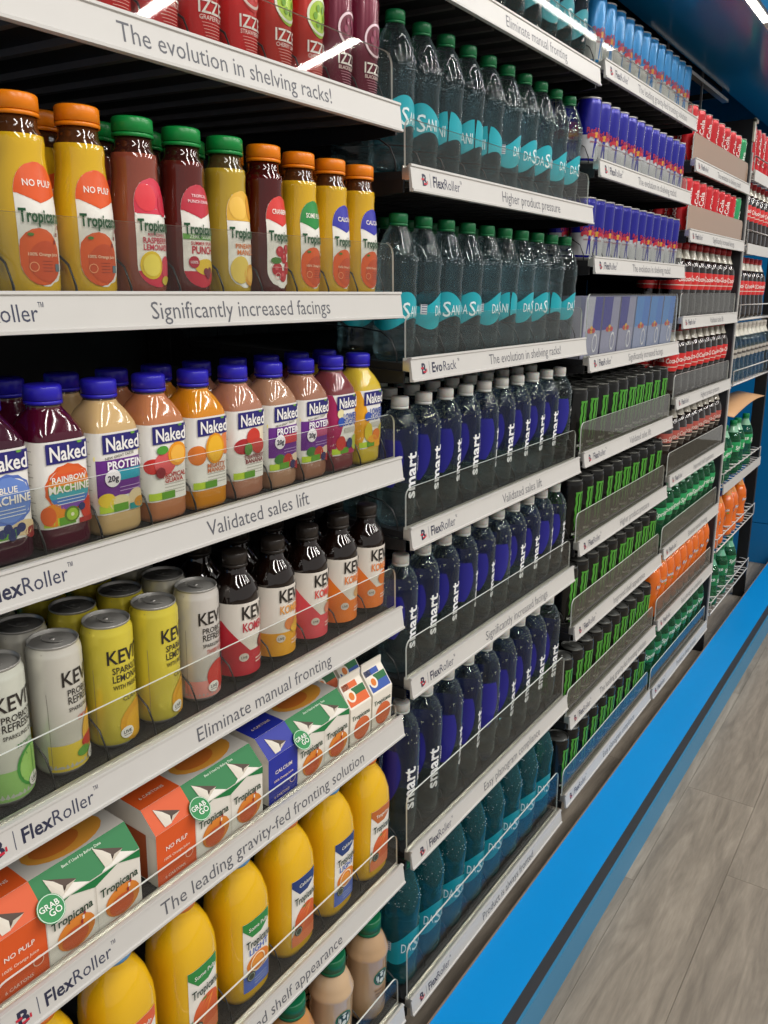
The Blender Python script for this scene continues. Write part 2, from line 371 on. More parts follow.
# rail text
def rail_map(x0): return lambda u, v, layer=1: (x0+u, .005*(v+.028)/.038-EPS*layer, v)
SLOG = {}
def rail_print(brand, slogan, off):
    key = (brand, slogan, off)
    if key in SLOG: return SLOG[key]
    P0 = rail_map(0); P = lambda u, v, layer=1: P0(u+off-.003, v, layer); mb = MB(); zc = -.0085
    mb.text(P, 'B', .039, zc, .023, '#2b2d45', 1, .035, mi=0)
    mb.rect(P, .0305, .0375, zc-.001, zc+.0018, '#c5253c', 2); mb.rect(P, .0365, .0445, zc-.0072, zc-.0045, '#c5253c', 2); mb.rect(P, .0455, .0475, zc-.006, zc-.001, '#c5253c', 2)
    mb.rect(P, .0555, .0565, zc-.010, zc+.010, '#55586a', 1)
    a, b = brand
    v, f, wa = text2d(a, .022); v, f, wb = text2d(b, 0.); k = .0225
    tot = (wa+.03+wb)*k; sc_ = .083/tot
    mb.text(P, a, .064, zc, k, '#2b2d45', 1, .022, wmax=wa*k*sc_, align='l'); mb.text(P, b, .064+(wa+.03)*k*sc_, zc, k, '#3b3e54', 1, 0., wmax=wb*k*sc_, align='l')
    mb.text(P, '\u2122', .064+tot*sc_+.001, zc+.005, .012, '#3b3e54', 1, 0., wmax=.006, align='l')
    logo = mb.mesh('brand_print', PAPER)
    tm = None
    if slogan:
        mb = MB(); mb.text(P0, slogan, .424+off, zc, .0258, '#5c5d64', 1, 0.); tm = mb.mesh('slogan_print', PAPER)
    SLOG[key] = (logo, tm); return SLOG[key]
# shared shelf meshes
mb = MB(); mb.box(0, BW, .020, .555, -.012, 0); DECKM = mb.mesh('deck', DECK)
mb = MB(); mb.extrude_x([(0, -.028), (-.0018, -.0275), (-.0018, -.0245), (.0004, -.0235), (.0042, .0062), (.0022, .0075), (.0025, .0105), (.0075, .0105), (.0055, -.028)], 0, BW); RAILM = mb.mesh('rail', RAILW)
mb = MB(); mb.extrude_x([(.0075, .0045), (.0075, .0095), (.0100, .0092), (.0112, .0060), (.0170, .0050), (.0178, .0092), (.0188, .0092), (.0190, -.012), (.0060, -.012)], 0, BW); LEDGEM = mb.mesh('ledge', STEEL)
mb = MB(); mb.tube([(0, .030, .001), (0, .032, .014), (0, .042, .034), (0, .062, .046), (0, .10, .050), (0, .50, .050), (0, .505, .001)], .0013, 6); DIVM = mb.mesh('divider', WIREB)
mb = MB(); mb.box(-.0045, .0045, .03, .54, -.019, -.012); RIBM = mb.mesh('support_rib', principled('grey_roller_track', '#6a686a', .35, metal=.4, noise=(30, .1)))
mb = MB(); mb.extrude_x([(.012, -.012), (.012, -.03), (.05, -.034), (.52, -.05), (.55, -.05), (.55, .05), (.54, .05), (.5, -.012)], -.002, .003); BRKM = mb.mesh('bracket', BLACK)
ACM = {}
def acrylic(h, mat_):
    key = (h, mat_.name)
    if key in ACM: return ACM[key]
    r = .016; pts = [(.002, .004)]
    for k in range(6): a = math.pi-math.pi/2*k/5; pts.append((.002+r+r*math.cos(a), h-r+r*math.sin(a)))
    for k in range(6): a = math.pi/2-math.pi/2*k/5; pts.append((BW-.004-r+r*math.cos(a), h-r+r*math.sin(a)))
    pts.append((BW-.004, .004)); n = len(pts); y0, y1 = .0140, .0168
    v = [(x, y0, z) for x, z in pts]+[(x, y1, z) for x, z in pts]; mb = MB()
    mb.add(v, [tuple(range(n)), tuple(range(2*n-1, n-1, -1))], mi=0)
    mb.add(v, [(i, n+i, n+(i+1) % n, (i+1) % n) for i in range(n)], mi=1)
    ACM[key] = mb.mesh('front_panel', [mat_, ACRE]); return ACM[key]
SH = {}
def shelf(bay, n, zrel, lanes, slogan, brand=('Flex', 'Roller'), ah=.079, amat=None, ribs=False, divs=None):
    zs = 1.45+zrel+.0265; x0 = XL[bay]
    o = obj('shelf', None, None, (x0, 0, zs))
    tag(o, 'black roller shelf with white front rail, %s from the top in the %s' % (ORD[n-1], BAYN[bay]), 'shelf', 'roller shelves')
    obj('deck', DECKM, o, None, (LEAN, 0, 0)); obj('rail', RAILM, o); obj('ledge', LEDGEM, o)
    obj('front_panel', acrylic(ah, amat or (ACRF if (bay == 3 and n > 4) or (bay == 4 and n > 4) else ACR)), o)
    lo, tx = rail_print(brand, slogan, -.013 if bay == 1 else 0.)
    rl = o.children
    rail = [c for c in o.children if c.name.startswith('rail')][0]
    obj('brand_print', lo, rail)
    if tx: obj('slogan_print', tx, rail)
    for x in (-.0045, BW+.0035): obj('bracket', BRKM, o, (x, 0, 0), (LEAN, 0, 0))
    pitch = BW/lanes
    for x in (divs or [i*pitch for i in range(lanes+1)]):
        obj('divider', DIVM, o, (min(max(x, -.001), BW+.001), 0, 0), (LEAN, 0, 0))
    if ribs:
        for i in range(11): obj('support_rib', RIBM, o, ((i+.5)*BW/11, 0, 0), (LEAN, 0, 0))
    SH[(bay, n)] = (x0, zs, pitch, lanes); return o
SL_ = {'evo': 'The evolution in shelving racks!', 'sig': 'Significantly increased facings', 'val': 'Validated sales lift', 'eli': 'Eliminate manual fronting', 'lead': 'The leading gravity-fed fronting solution',
       'imp': 'Improved shelf appearance', 'high': 'Higher product pressure', 'easy': 'Easy planogram compliance', 'prod': 'Product is always fronted'}
KCX = [-1.426+.0675*i for i in range(5)]; KOX = [-1.0865+.0745*i for i in range(5)]; JUX = [-.803-.105*(6-i) for i in range(7)]
DIV7 = [x+1.497 for x in (-1.072, -.964, -.856)]; DIV2 = [-.006+.0668*i for i in range(1, 12)]; DIV4 = [x+1.497 for x in [a-.03375 for a in KCX]+[-1.1225]+[a+.0372 for a in KOX[:4]]]; DIV6 = [x+1.497 for x in [a+.0525 for a in JUX[:6]]]
for n, (z, ln, sl, ah, rb) in enumerate([(.2322, 12, 'evo', .075, True), (-.0269, 11, 'sig', .079, False), (-.278, 11, 'val', .078, False), (-.5312, 11, 'eli', .079, False), (-.7313, 1, 'lead', .034, False), (-1.0313, 7, 'imp', .074, False), (-1.345, 7, 'high', .074, False)], 1):
    shelf(1, n, z, ln, SL_[sl], ah=ah, ribs=rb, divs={2: DIV2, 3: DIV2, 4: DIV4, 6: DIV6, 7: DIV7}.get(n))
for n, (z, ln, sl, ah, rb) in enumerate([(.4326, 10, 'eli', .079, True), (.1558, 10, 'high', .075, True), (-.1259, 10, 'evo', .077, False), (-.4028, 10, 'val', .075, False), (-.6746, 10, 'sig', .077, False), (-1.0235, 9, 'easy', .120, False), (-1.3589, 8, 'prod', .125, False)], 1):
    shelf(2, n, z, ln, SL_[sl], ('Evo', 'Rack') if n == 3 else ('Flex', 'Roller'), ah, ribs=rb)
for n, (z, ln, sl, ah, rb) in enumerate([(.4548, 12, 'lead', .045, True), (.2567, 12, 'evo', .045, True), (.052, 12, 'evo', .05, False), (-.1698, 6, 'sig', .150, False), (-.3964, 10, 'val', .079, False), (-.62, 10, 'high', .079, False), (-.846, 10, 'imp', .079, False), (-1.0968, 10, 'lead', .079, False), (-1.3318, 10, 'easy', .079, False)], 1):
    shelf(3, n, z, ln, SL_[sl], ah=ah, ribs=rb)
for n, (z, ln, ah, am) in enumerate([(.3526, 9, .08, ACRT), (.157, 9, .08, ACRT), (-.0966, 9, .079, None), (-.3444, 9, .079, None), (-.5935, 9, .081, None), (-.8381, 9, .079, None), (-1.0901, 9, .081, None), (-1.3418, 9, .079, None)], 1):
    shelf(4, n, z, ln, ['evo', 'sig', 'val', 'high', 'imp', 'eli', 'easy', 'prod'][n-1] and SL_[['evo', 'sig', 'val', 'high', 'imp', 'eli', 'easy', 'prod'][n-1]], ah=ah, amat=am, ribs=n < 3)

# ------------------------------------------------------------------ products
class Prod:
    def __init__(s, name, cat, desc, r): s.name, s.cat, s.desc, s.r, s.parts = name, cat, desc, r, []
    def part(s, pname, mb, mat_, under=None):
        s.parts.append((pname, mb.mesh(pname, mat_), under)); return len(s.parts)-1
DEP = {(1, 1): .057, (1, 2): .059, (1, 3): .066, (1, 4): .064, (1, 6): .070, (1, 7): .067, (2, 1): .063, (2, 2): .066, (2, 3): .062, (2, 4): .060, (2, 5): .060, (2, 6): .066, (2, 7): .070, (3, 4): .058}
def put(pr, bay, n, lane, row, label, group, yaw=0., s=None, x=None, detail=True, lean=None):
    x0, zs, pitch, lanes = SH[(bay, n)]
    xx = x if x is not None else x0+(lane+.5)*pitch
    d = (s if s is not None else DEP.get((bay, n), pr.r+.0255))+(row*(pr.r*2+.005) if (s is None or bay != 5) else 0)
    le = LEAN if lean is None else lean
    o = bpy.data.objects.new(pr.name, None); COL.objects.link(o)
    o.rotation_mode = 'ZYX'; o.location = (xx, d*math.cos(le), zs+d*math.sin(le)+.0003); o.rotation_euler = (le, 0, yaw)
    o.empty_display_size = .02
    if len(label.split()) > 16: label = pr.name.replace('_', ' ')+', '+label.split(', ', label.count(', ')-(3 if 'row back' in label else 2))[-1]
    tag(o, label, pr.cat, group); made = []
    for pn, me, under in pr.parts:
        c = bpy.data.objects.new(pn, me); COL.objects.link(c); c.parent = made[under] if under is not None else o; made.append(c)
        if pn == 'bubbles': c['kind'] = 'stuff'
    return o
def where(bay, n, i, row=0, plural=None):
    rr = '' if row == 0 else ', %s row back' % ORD[row]
    return '%s from left%s, %s shelf, %s' % (ORD[i], rr, ORD[n-1], BAYN[bay])

def ribbed_cap(mb, r, z0, z1, col, seg=32, ring=True):
    if ring: mb.lathe([(r*.9, z0), (r*1.0, z0), (r*1.0, z0+(z1-z0)*.17), (r*.95, z0+(z1-z0)*.2)], seg, col)
    a = z0+(z1-z0)*.22 if ring else z0
    vs = []; fs = []; n = 36
    mb.lathe([(r*.95, a), (r, a+.0005), (r*.985, z1-.0022), (r*.93, z1-.0006), (r*.86, z1), (0, z1)], seg, col)

# ---- cans
def can_prof(r, h): return [(0, .004), (r*.62, .003), (r*.75, .0), (r*.82, .0005), (r*.97, .007), (r, .012), (r, h-.014), (r*.985, h-.010), (r*.90, h-.0032), (r*.905, h-.0022)]
def can_lid(r, h, seg=28):
    mb = MB(); mb.lathe([(r*.90, h-.0034), (r*.925, h-.0025), (r*.925, h-.0008), (r*.905, h), (r*.885, h-.0006), (r*.87, h-.004), (r*.84, h-.0055), (r*.80, h-.0035), (0, h-.0035)], seg)
    return mb
def can_tab(r, h):
    mb = MB(); z = h-.0022; pts = [(r*.22*math.cos(a), r*.42*math.sin(a)*(1.15 if math.sin(a) > 0 else 1)) for a in [2*math.pi*i/12 for i in range(12)]]
    v = [(x, y, z) for x, y in pts]+[(x, y, z+.0011) for x, y in pts]; n = 12
    mb.add(v, [tuple(range(n-1, -1, -1)), tuple(range(n, 2*n))]+[(i, (i+1) % n, n+(i+1) % n, n+i) for i in range(n)])
    mb.lathe([(r*.1, h-.0035), (r*.1, h-.0005), (0, h-.0005)], 8); return mb
def can(name, desc, r, h, base, draw, seg=32, cols=None, paint=None, lidm=None):
    pr = Prod(name, 'can', desc, r); prof = can_prof(r, h); mb = MB()
    c = ['#a9a8a6']*4+[base]*6
    mb.lathe(prof, seg, base, cols=(cols or c)[:len(prof)-1])
    b = pr.part('body', mb, paint or CANPAINT)
    lid = pr.part('lid', can_lid(r, h, seg), lidm or ALU); pr.part('pull_tab', can_tab(r, h), lidm or ALU, lid)
    if draw:
        mb = MB(); draw(mb, wrap(prof)); pr.part('print', mb, PRINT, b)
    return pr
K1 = '#2a2522'
def kev_can(desc, base, lines, fruit, badge, extra):
    def d(mb, P):
        mb.text(P, 'KEVITA', .008, .118, .024, K1, 2, .014, wmax=.064)
        y = .101
        for t, hh, c in lines: mb.text(P, t, .004, y, hh, c, 2, .008, wmax=.046); y -= hh*.78+.0012
        extra(mb, P); mb.ell(P, *badge, .0085, .0075, '#f2efe8', 4); mb.text(P, 'LIVE', badge[0], badge[1]+.001, .006, K1, 5, .01); mb.rect(P, badge[0]-.005, badge[0]+.005, badge[1]-.004, badge[1]-.003, '#888078', 5)
        mb.rows(P, .012, .148, lambda v: -.0405, lambda v: -.0400, '#777069', 1, 2, 1)
    return can('sparkling_drink_can', desc, .0285, .155, base, d)
PRO = [('PROBIOTIC', .0105, K1), ('REFRESHER', .0125, K1), ('SPARKLING DRINK', .0065, K1)]
SPK = [('SPARKLING', .0115, K1), ('LEMONADE', .0125, K1), ('WITH PREBIOTICS', .008, K1), ('', .004, K1)]
def lime_x(mb, P):
    mb.rows(P, .008, .042, lambda v: -.044, lambda v: .044, '#8fbf6a', 1, 2, 20); mb.ell(P, .012, .040, .021, .024, '#3f9a3c', 2); mb.ell(P, .012, .040, .018, .021, '#9ed06a', 3)
    for k in range(6):
        a = k*math.pi/6; mb.poly(P, [(.012+.018*math.cos(a)*s-.0006*math.sin(a)*t, .040+.020*math.sin(a)*s+.0006*math.cos(a)*t) for s, t in ((-1, -1), (1, -1), (1, 1), (-1, 1))], '#4ea045', 4)
    mb.text(P, 'MOJITA', .006, .068, .007, '#3a7a3a', 2, .01)
def lemon_x(mb, P):
    mb.rows(P, .008, .040, lambda v: -.044, lambda v: .044, '#dcc23e', 1, 2, 20); mb.ell(P, .012, .046, .017, .024, '#e8b23c', 2); mb.ell(P, .007, .036, .014, .008, '#c2342c', 3); mb.ell(P, -.004, .026, .010, .006, '#5f9a3a', 3)
    mb.text(P, 'LEMON CAYENNE', .008, .068, .008, '#c2452c', 2, .01, wmax=.034)
def classic_x(mb, P):
    mb.text(P, 'CLASSIC', .006, .064, .008, K1, 2, 0.); mb.ell(P, .016, .030, .030, .026, '#e0a21c', 2); mb.ell(P, .018, .028, .026, .021, '#e8ae28', 3)
def straw_x(mb, P):
    mb.rows(P, .008, .032, lambda v: -.044, lambda v: .044, '#e79a92', 1, 2, 20); mb.ell(P, .004, .036, .019, .021, '#cc3a32', 2); mb.ell(P, .022, .040, .008, .018, '#4c7a45', 2)
    for a, b in ((.017, .056), (.024, .053), (.018, .046)): mb.ell(P, a, b, .005, .005, '#2f2c52', 4)
    mb.text(P, 'STRAWBERRY ACAI COCONUT', .006, .072, .008, '#b8493c', 2, .01, wmax=.04)
KC = [kev_can('pale green and white lime drink can', '#d9dccf', PRO, 0, (.012, .022), lime_x), kev_can('white and yellow lemon drink can', '#d8d5ca', PRO, 0, (.010, .017), lemon_x),
      kev_can('yellow lemonade can with orange fruit', '#e2d24a', SPK, 0, (-.006, .021), classic_x), kev_can('white and pink strawberry drink can', '#d8d3cc', PRO, 0, (-.006, .022), straw_x)]

# ---- bottle with cap and body
def bottle(name, desc, prof, bmat, bcol, capr, cz0, cz1, capcol, seg=32, pw=2., cols=None, capmat=None, cat='bottle', r=None):
    pr = Prod(name, cat, desc, r or max(q[0] for q in prof)); mb = MB(); mb.lathe([(0, prof[0][1])]+prof+[(0, prof[-1][1])], seg, bcol, pw, cols=cols)
    pr.body = pr.part('body', mb, bmat); mb = MB(); ribbed_cap(mb, capr, cz0, cz1, capcol, seg); pr.part('cap', mb, capmat or PLASTIC); return pr
GRN = '#1e6b3a'
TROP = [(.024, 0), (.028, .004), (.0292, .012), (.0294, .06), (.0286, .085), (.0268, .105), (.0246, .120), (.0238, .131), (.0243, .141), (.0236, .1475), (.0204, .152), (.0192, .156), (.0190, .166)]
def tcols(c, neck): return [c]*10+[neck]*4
def tw(v):   # half width of the arched label
    if v > .095: return .0235*math.sqrt(max(0, 1-((v-.095)/.029)**2))
    if v < .035: return .0235*math.sqrt(max(0, 1-((.035-v)/.022)**2))
    return .0235
def trop(desc, col, neck, cap, top, toptxt, art):
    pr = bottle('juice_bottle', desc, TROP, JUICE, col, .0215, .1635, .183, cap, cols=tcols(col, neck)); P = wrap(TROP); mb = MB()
    mb.rows(P, .0132, .1238, lambda v: -tw(v), tw, '#efece4', 1, 20, 10)
    if top:
        mb.rows(P, .096, .1238, lambda v: -tw(v), tw, top, 2, 10, 10); mb.rows(P, .088, .097, lambda v: -.0235*(v-.088)/.009, lambda v: .0235*(v-.088)/.009, top, 2, 4, 10)
        if toptxt: mb.text(P, toptxt, 0, .1055, .0085, '#f6efe6', 3, .012, wmax=.030)
    art(mb, P); lb = pr.part('label', mb, PRINT)
    mb = MB(); mb.text(P, 'Tropicana', .0, .077, .0165, '#14502c', 5, .03, wmax=.0445); mb.rect(P, -.012, .013, .0695, .0703, '#9aa294', 5)
    pr.part('lettering', mb, PRINT, lb); return pr
def orange_art(c1='#dd5a1e', c2='#c74a1c'):
    def f(mb, P):
        mb.ell(P, -.004, .040, .0225, .026, c1, 2, tw); mb.ell(P, .001, .036, .017, .019, c2, 3, tw); mb.ell(P, -.013, .060, .003, .0015, '#4c7a2c', 4)
        for k in range(5): mb.rect(P, .0105+k*.0018, .0128+k*.0018, .052+k*.0034, .0554+k*.0034, ('#8a2a2c', '#efe6dc')[k % 2], 4)
        mb.text(P, '100% Orange Juice', -.001, .0425, .0042, '#f6d9b8', 4, .008); mb.ring(P, -.012, .031, .0042, .0008, '#f0a070', 4, 12); mb.rect(P, .0105, .017, .027, .034, '#5c7480', 4)
        for k in range(4): mb.rect(P, -.004, .007, .027+k*.003, .0276+k*.003, '#8c2f12', 4)
    return f
def rasp_art(mb, P):
    mb.rows(P, .088, .1238, lambda v: -tw(v), tw, '#d52f4a', 2, 10, 10); mb.ell(P, -.010, .104, .012, .014, '#e03440', 3, tw); mb.ell(P, .014, .098, .010, .012, '#c4203c', 3, tw)
    mb.poly(P, [(-.0235, .086), (.0235, .086), (.0235, .0885), (0, .0935), (-.0235, .0885)], '#efece4', 4)
    mb.text(P, 'RASPBERRY', .001, .0615, .0085, '#c22a48', 3, .02, wmax=.036); mb.text(P, 'LEMONADE', .001, .0545, .0085, '#c22a48', 3, .02, wmax=.036); mb.text(P, 'REFRESHING', .001, .0672, .0045, '#c22a48', 3, .01)
    mb.rows(P, .0132, .030, lambda v: -tw(v), tw, '#cf2c46', 2, 6, 8); mb.ell(P, -.008, .036, .0135, .0145, '#e6c22a', 3, tw); mb.ell(P, -.008, .036, .0105, .0115, '#f2dc5a', 4, tw); mb.ell(P, .013, .034, .009, .012, '#d13a52', 3, tw); mb.ell(P, .012, .020, .008, .005, '#c9b23a', 4, tw)
def punch_art(mb, P):
    mb.text(P, 'PUNCH', .002, .0545, .0115, '#c0223a', 3, .025, wmax=.032); mb.text(P, 'SUMMER SPLASH', .002, .0615, .0052, '#c0223a', 3, .012, wmax=.034); mb.rect(P, -.0235, .0235, .0655, .0715, '#6aa84a', 3); mb.text(P, 'ZERO SUGAR', 0, .0686, .0055, '#eaf0dc', 4, .015)
    mb.rows(P, .0132, .031, lambda v: -tw(v), tw, '#c3243a', 2, 6, 8); mb.ell(P, .005, .036, .016, .009, '#e0bb36', 3, tw); mb.ell(P, -.012, .041, .0065, .0065, '#b5283c', 4); mb.text(P, '100%', -.012, .041, .0045, '#f2dfe0', 5, .01)
    for a, b in ((.004, .031), (.011, .032), (.008, .027)): mb.ell(P, a, b, .004, .004, '#7a2438', 4)
    mb.text(P, 'TROPICAL', 0, .112, .0045, '#f4d8dc', 4, .01); mb.text(P, 'PUNCH DRINK', 0, .106, .0045, '#f4d8dc', 4, .01)
def pine_art(mb, P):
    mb.rows(P, .090, .1238, lambda v: -tw(v), tw, '#e5b238', 2, 10, 10); mb.ell(P, -.008, .104, .012, .013, '#eebf4c', 3, tw); mb.ell(P, .014, .106, .009, .014, '#dd9a2c', 3, tw)
    mb.text(P, 'PINEAPPLE', .002, .0615, .0075, '#dc7a3a', 3, .018, wmax=.034); mb.text(P, 'MANGO', .002, .0545, .0085, '#dc7a3a', 3, .018, wmax=.03)
    mb.ell(P, -.008, .034, .014, .016, '#e3c65c', 3, tw); mb.ell(P, .010, .028, .013, .013, '#dd9a34', 3, tw); mb.ell(P, .010, .028, .009, .009, '#ecb650', 4, tw)
def cran_art(mb, P):
    for a, b, r_ in ((-.006, .058, .0065), (.007, .061, .006), (.002, .050, .0065), (-.010, .036, .008), (.010, .038, .008), (0, .028, .007)): mb.ell(P, a, b, r_, r_, '#b5202c', 3, tw); mb.ell(P, a-.002, b+.002, r_*.35, r_*.35, '#d8525a', 4, tw)
    mb.ell(P, -.012, .047, .008, .004, '#4a7a34', 4, tw); mb.rect(P, -.020, .020, .0385, .0391, '#d8a0a0', 5); mb.ring(P, -.010, .028, .004, .0008, '#eab0a8', 5, 12)
YJ, YN = '#d9a514', '#4a2a14'
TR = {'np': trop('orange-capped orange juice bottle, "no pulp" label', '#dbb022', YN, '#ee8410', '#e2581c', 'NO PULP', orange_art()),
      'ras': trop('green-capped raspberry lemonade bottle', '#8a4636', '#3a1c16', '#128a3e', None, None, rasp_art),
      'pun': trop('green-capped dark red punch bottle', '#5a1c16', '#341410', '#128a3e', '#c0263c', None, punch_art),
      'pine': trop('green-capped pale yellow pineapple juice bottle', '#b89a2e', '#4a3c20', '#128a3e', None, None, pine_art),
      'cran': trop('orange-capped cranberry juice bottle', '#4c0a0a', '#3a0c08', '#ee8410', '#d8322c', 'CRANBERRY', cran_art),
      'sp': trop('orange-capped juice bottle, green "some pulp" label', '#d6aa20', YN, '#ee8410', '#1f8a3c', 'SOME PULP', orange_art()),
      'ca': trop('orange-capped juice bottle with blue calcium label', '#d2a61e', YN, '#ee8410', '#3434a8', 'CALCIUM', orange_art())}

# ---- square smoothie bottles
NAK = [(.025, 0, 4.), (.0288, .003, 4.5), (.0300, .008, 5), (.0302, .118, 5), (.0288, .1235, 4.5), (.0235, .135, 3.2), (.0182, .1435, 2.2), (.0172, .147, 2), (.0172, .153, 2)]
NP = [(q[0], q[1]) for q in NAK]
def naked(desc, col, art, lab='#efece6'):
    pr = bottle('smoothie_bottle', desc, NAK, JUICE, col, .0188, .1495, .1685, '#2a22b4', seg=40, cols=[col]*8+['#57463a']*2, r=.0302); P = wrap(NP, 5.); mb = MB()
    mb.rows(P, .026, .1155, lambda v: -.075, lambda v: .075, lab, 1, 1, 40)
    for k in range(16): mb.rect(P, -.052, -.036-.004*(k % 3), .040+k*.0044, .0407+k*.0044, '#a8a49c', 2)
    art(mb, P); mb.rect(P, -.029, .006, .028, .0365, '#b7d23a', 3); mb.rect(P, -.013, .006, .028, .0365, '#5e9a2c', 4); lb = pr.part('label', mb, PRINT)
    mb = MB(); mb.rows(P, .093, .1135, lambda v: -.022, lambda v: .028, '#2a2674', 4, 1, 10); mb.text(P, 'Naked', .003, .1035, .021, '#f2f0ee', 6, .02, wmax=.043)
    mb.ell(P, .016, .1125, .003, .0013, '#6aa83a', 6); pr.part('lettering', mb, PRINT, lb); return pr
def machine(c_out, bands, name, fruits):
    def f(mb, P):
        n = 28; pts = [(.002+.0265*(1+.05*(i % 2))*math.cos(2*math.pi*i/n), .066+.0245*(1+.05*(i % 2))*math.sin(2*math.pi*i/n)) for i in range(n)]; mb.poly(P, pts, c_out, 2)
        nb = len(bands)
        for i, c in enumerate(bands):
            va, vb = .066+.0225-.045*i/nb, .066+.0225-.045*(i+1)/nb; h = lambda v: .0242*math.sqrt(max(0, 1-((v-.066)/.0228)**2)); mb.rows(P, vb, va, lambda v: .002-h(v), lambda v: .002+h(v), c, 3, 3, 8)
        mb.text(P, name, .002, .0765, .0085, '#f4efe6', 5, .02); mb.text(P, 'MACHINE', .002, .0665, .0115, '#f4efe6', 5, .025, wmax=.048)
        for k in range(3): mb.rect(P, -.014, .018, .050+k*.0035, .0508+k*.0035, '#dfe6ea', 5)
        fruits(mb, P)
    return f
def blue_fr(mb, P):
    mb.ell(P, .016, .036, .014, .008, '#d9c39a', 3)
    for a, b in ((-.002, .038), (.006, .034), (.012, .037), (-.008, .034), (.002, .030)): mb.ell(P, a, b, .0048, .0048, '#2c3566', 4)
    mb.ell(P, .024, .030, .008, .006, '#8a2a2a', 3); mb.ell(P, -.020, .040, .010, .008, '#a03a2c', 3)
def rain_fr(mb, P):
    mb.ell(P, -.018, .040, .013, .012, '#e08a22', 3); mb.ell(P, -.024, .040, .008, .010, '#d9622a', 4); mb.ell(P, .002, .038, .009, .0085, '#5a7a24', 4); mb.ell(P, .002, .038, .0068, .0064, '#9cc23c', 5); mb.ell(P, .002, .038, .002, .002, '#e6e6c0', 6)
    mb.ell(P, .026, .040, .013, .013, '#c73a28', 3); mb.ell(P, .014, .044, .004, .004, '#2c3566', 5); mb.rect(P, .010, .03, .0265, .032, '#a32c28', 4)
def protein(c, fr):
    def f(mb, P):
        mb.poly(P, [(-.032, .086), (.028, .091), (.028, .094), (-.032, .0905)], '#ecd824', 3); mb.rows(P, .045, .086, lambda v: -.030, lambda v: .030, '#6a2a8a', 2, 1, 12)
        mb.rows(P, .062, .074, lambda v: -.010, lambda v: .030, c, 3, 1, 8)
        mb.text(P, 'PROTEIN', .005, .080, .0125, '#f4f0f4', 5, .03, wmax=.046); mb.ell(P, -.012, .066, .0098, .0098, '#f2eef2', 5); mb.text(P, '20g', -.012, .066, .0095, '#2c2440', 6, .025, wmax=.014)
        mb.text(P, 'NEW GREAT TASTE', -.002, .0895, .0042, '#3a3a20', 5, .01, slant=.08)
        for k in range(2): mb.rect(P, -.004, .024, .050+k*.004, .0508+k*.004, '#c4a8d4', 4)
        fr(mb, P)
    return f
def trop_fr(mb, P): mb.ell(P, -.004, .037, .013, .009, '#e0d2a0', 3); mb.ell(P, .018, .040, .011, .010, '#d8c49c', 3); mb.ell(P, .022, .034, .008, .006, '#c98a2c', 4); mb.rect(P, .008, .03, .027, .034, '#1f8a8a', 4); mb.ell(P, -.02, .042, .010, .008, '#e6c83a', 3)
def berry_fr(mb, P): mb.ell(P, .004, .038, .010, .010, '#b8342c', 3); mb.ell(P, .020, .038, .011, .009, '#e2cdb4', 3); mb.ell(P, -.012, .042, .010, .007, '#3f7a34', 3); mb.ell(P, .014, .032, .006, .006, '#33305a', 4); mb.ell(P, .024, .030, .007, .006, '#a8262e', 4)
def fruit(lst, n1, n2, c):
    def f(mb, P):
        for i, (a, b, ra, rb, cc) in enumerate(lst): mb.ell(P, a, b, ra, rb, cc, 2+i)
        mb.text(P, n1, .006, .0555, .0078, c, 3, .02, wmax=.036)
        if n2: mb.text(P, n2, .006, .0495, .0078, c, 3, .02, wmax=.036)
        for k in range(4): mb.rect(P, -.008, .022, .0415-k*.0038+.003, .0425-k*.0038+.003, '#b8b3aa', 2)
    return f
def lowsugar(c, fr):
    def f(mb, P):
        mb.rows(P, .026, .1155, lambda v: -.075, lambda v: -.006-.5*abs(v-.07), c, 2, 8, 20); mb.rows(P, .026, .045, lambda v: -.01, lambda v: .035, c, 2, 2, 10)
        mb.text(P, 'LOWER', .009, .083, .0125, '#2a4aa0', 5, .03, wmax=.034); mb.text(P, 'SUGAR', .009, .074, .0125, '#2a4aa0', 5, .03, wmax=.034); mb.ell(P, -.013, .076, .007, .007, '#2f55b0', 5)
        mb.rect(P, -.004, .024, .058, .066, '#c9c6bc', 3); fr(mb, P)
    return f
def lsp_fr(mb, P): mb.ell(P, -.012, .044, .011, .011, '#c23a30', 4); mb.ell(P, .008, .042, .007, .008, '#2f3a6a', 5); mb.ell(P, .022, .042, .009, .012, '#b0bc4a', 4); mb.ell(P, -.014, .088, .007, .007, '#e8dca8', 4)
def lsy_fr(mb, P): mb.ell(P, -.010, .052, .010, .014, '#d8c030', 4); mb.ell(P, .010, .046, .010, .009, '#df7a2c', 5); mb.ell(P, .024, .050, .008, .012, '#c8b838', 4); mb.ell(P, 0, .040, .012, .006, '#e6a22c', 5)
RB_ = ['#e0622c', '#df5a2c', '#e08a2c', '#7aae4a', '#49aab8', '#4a7ac8', '#7a4aa8']
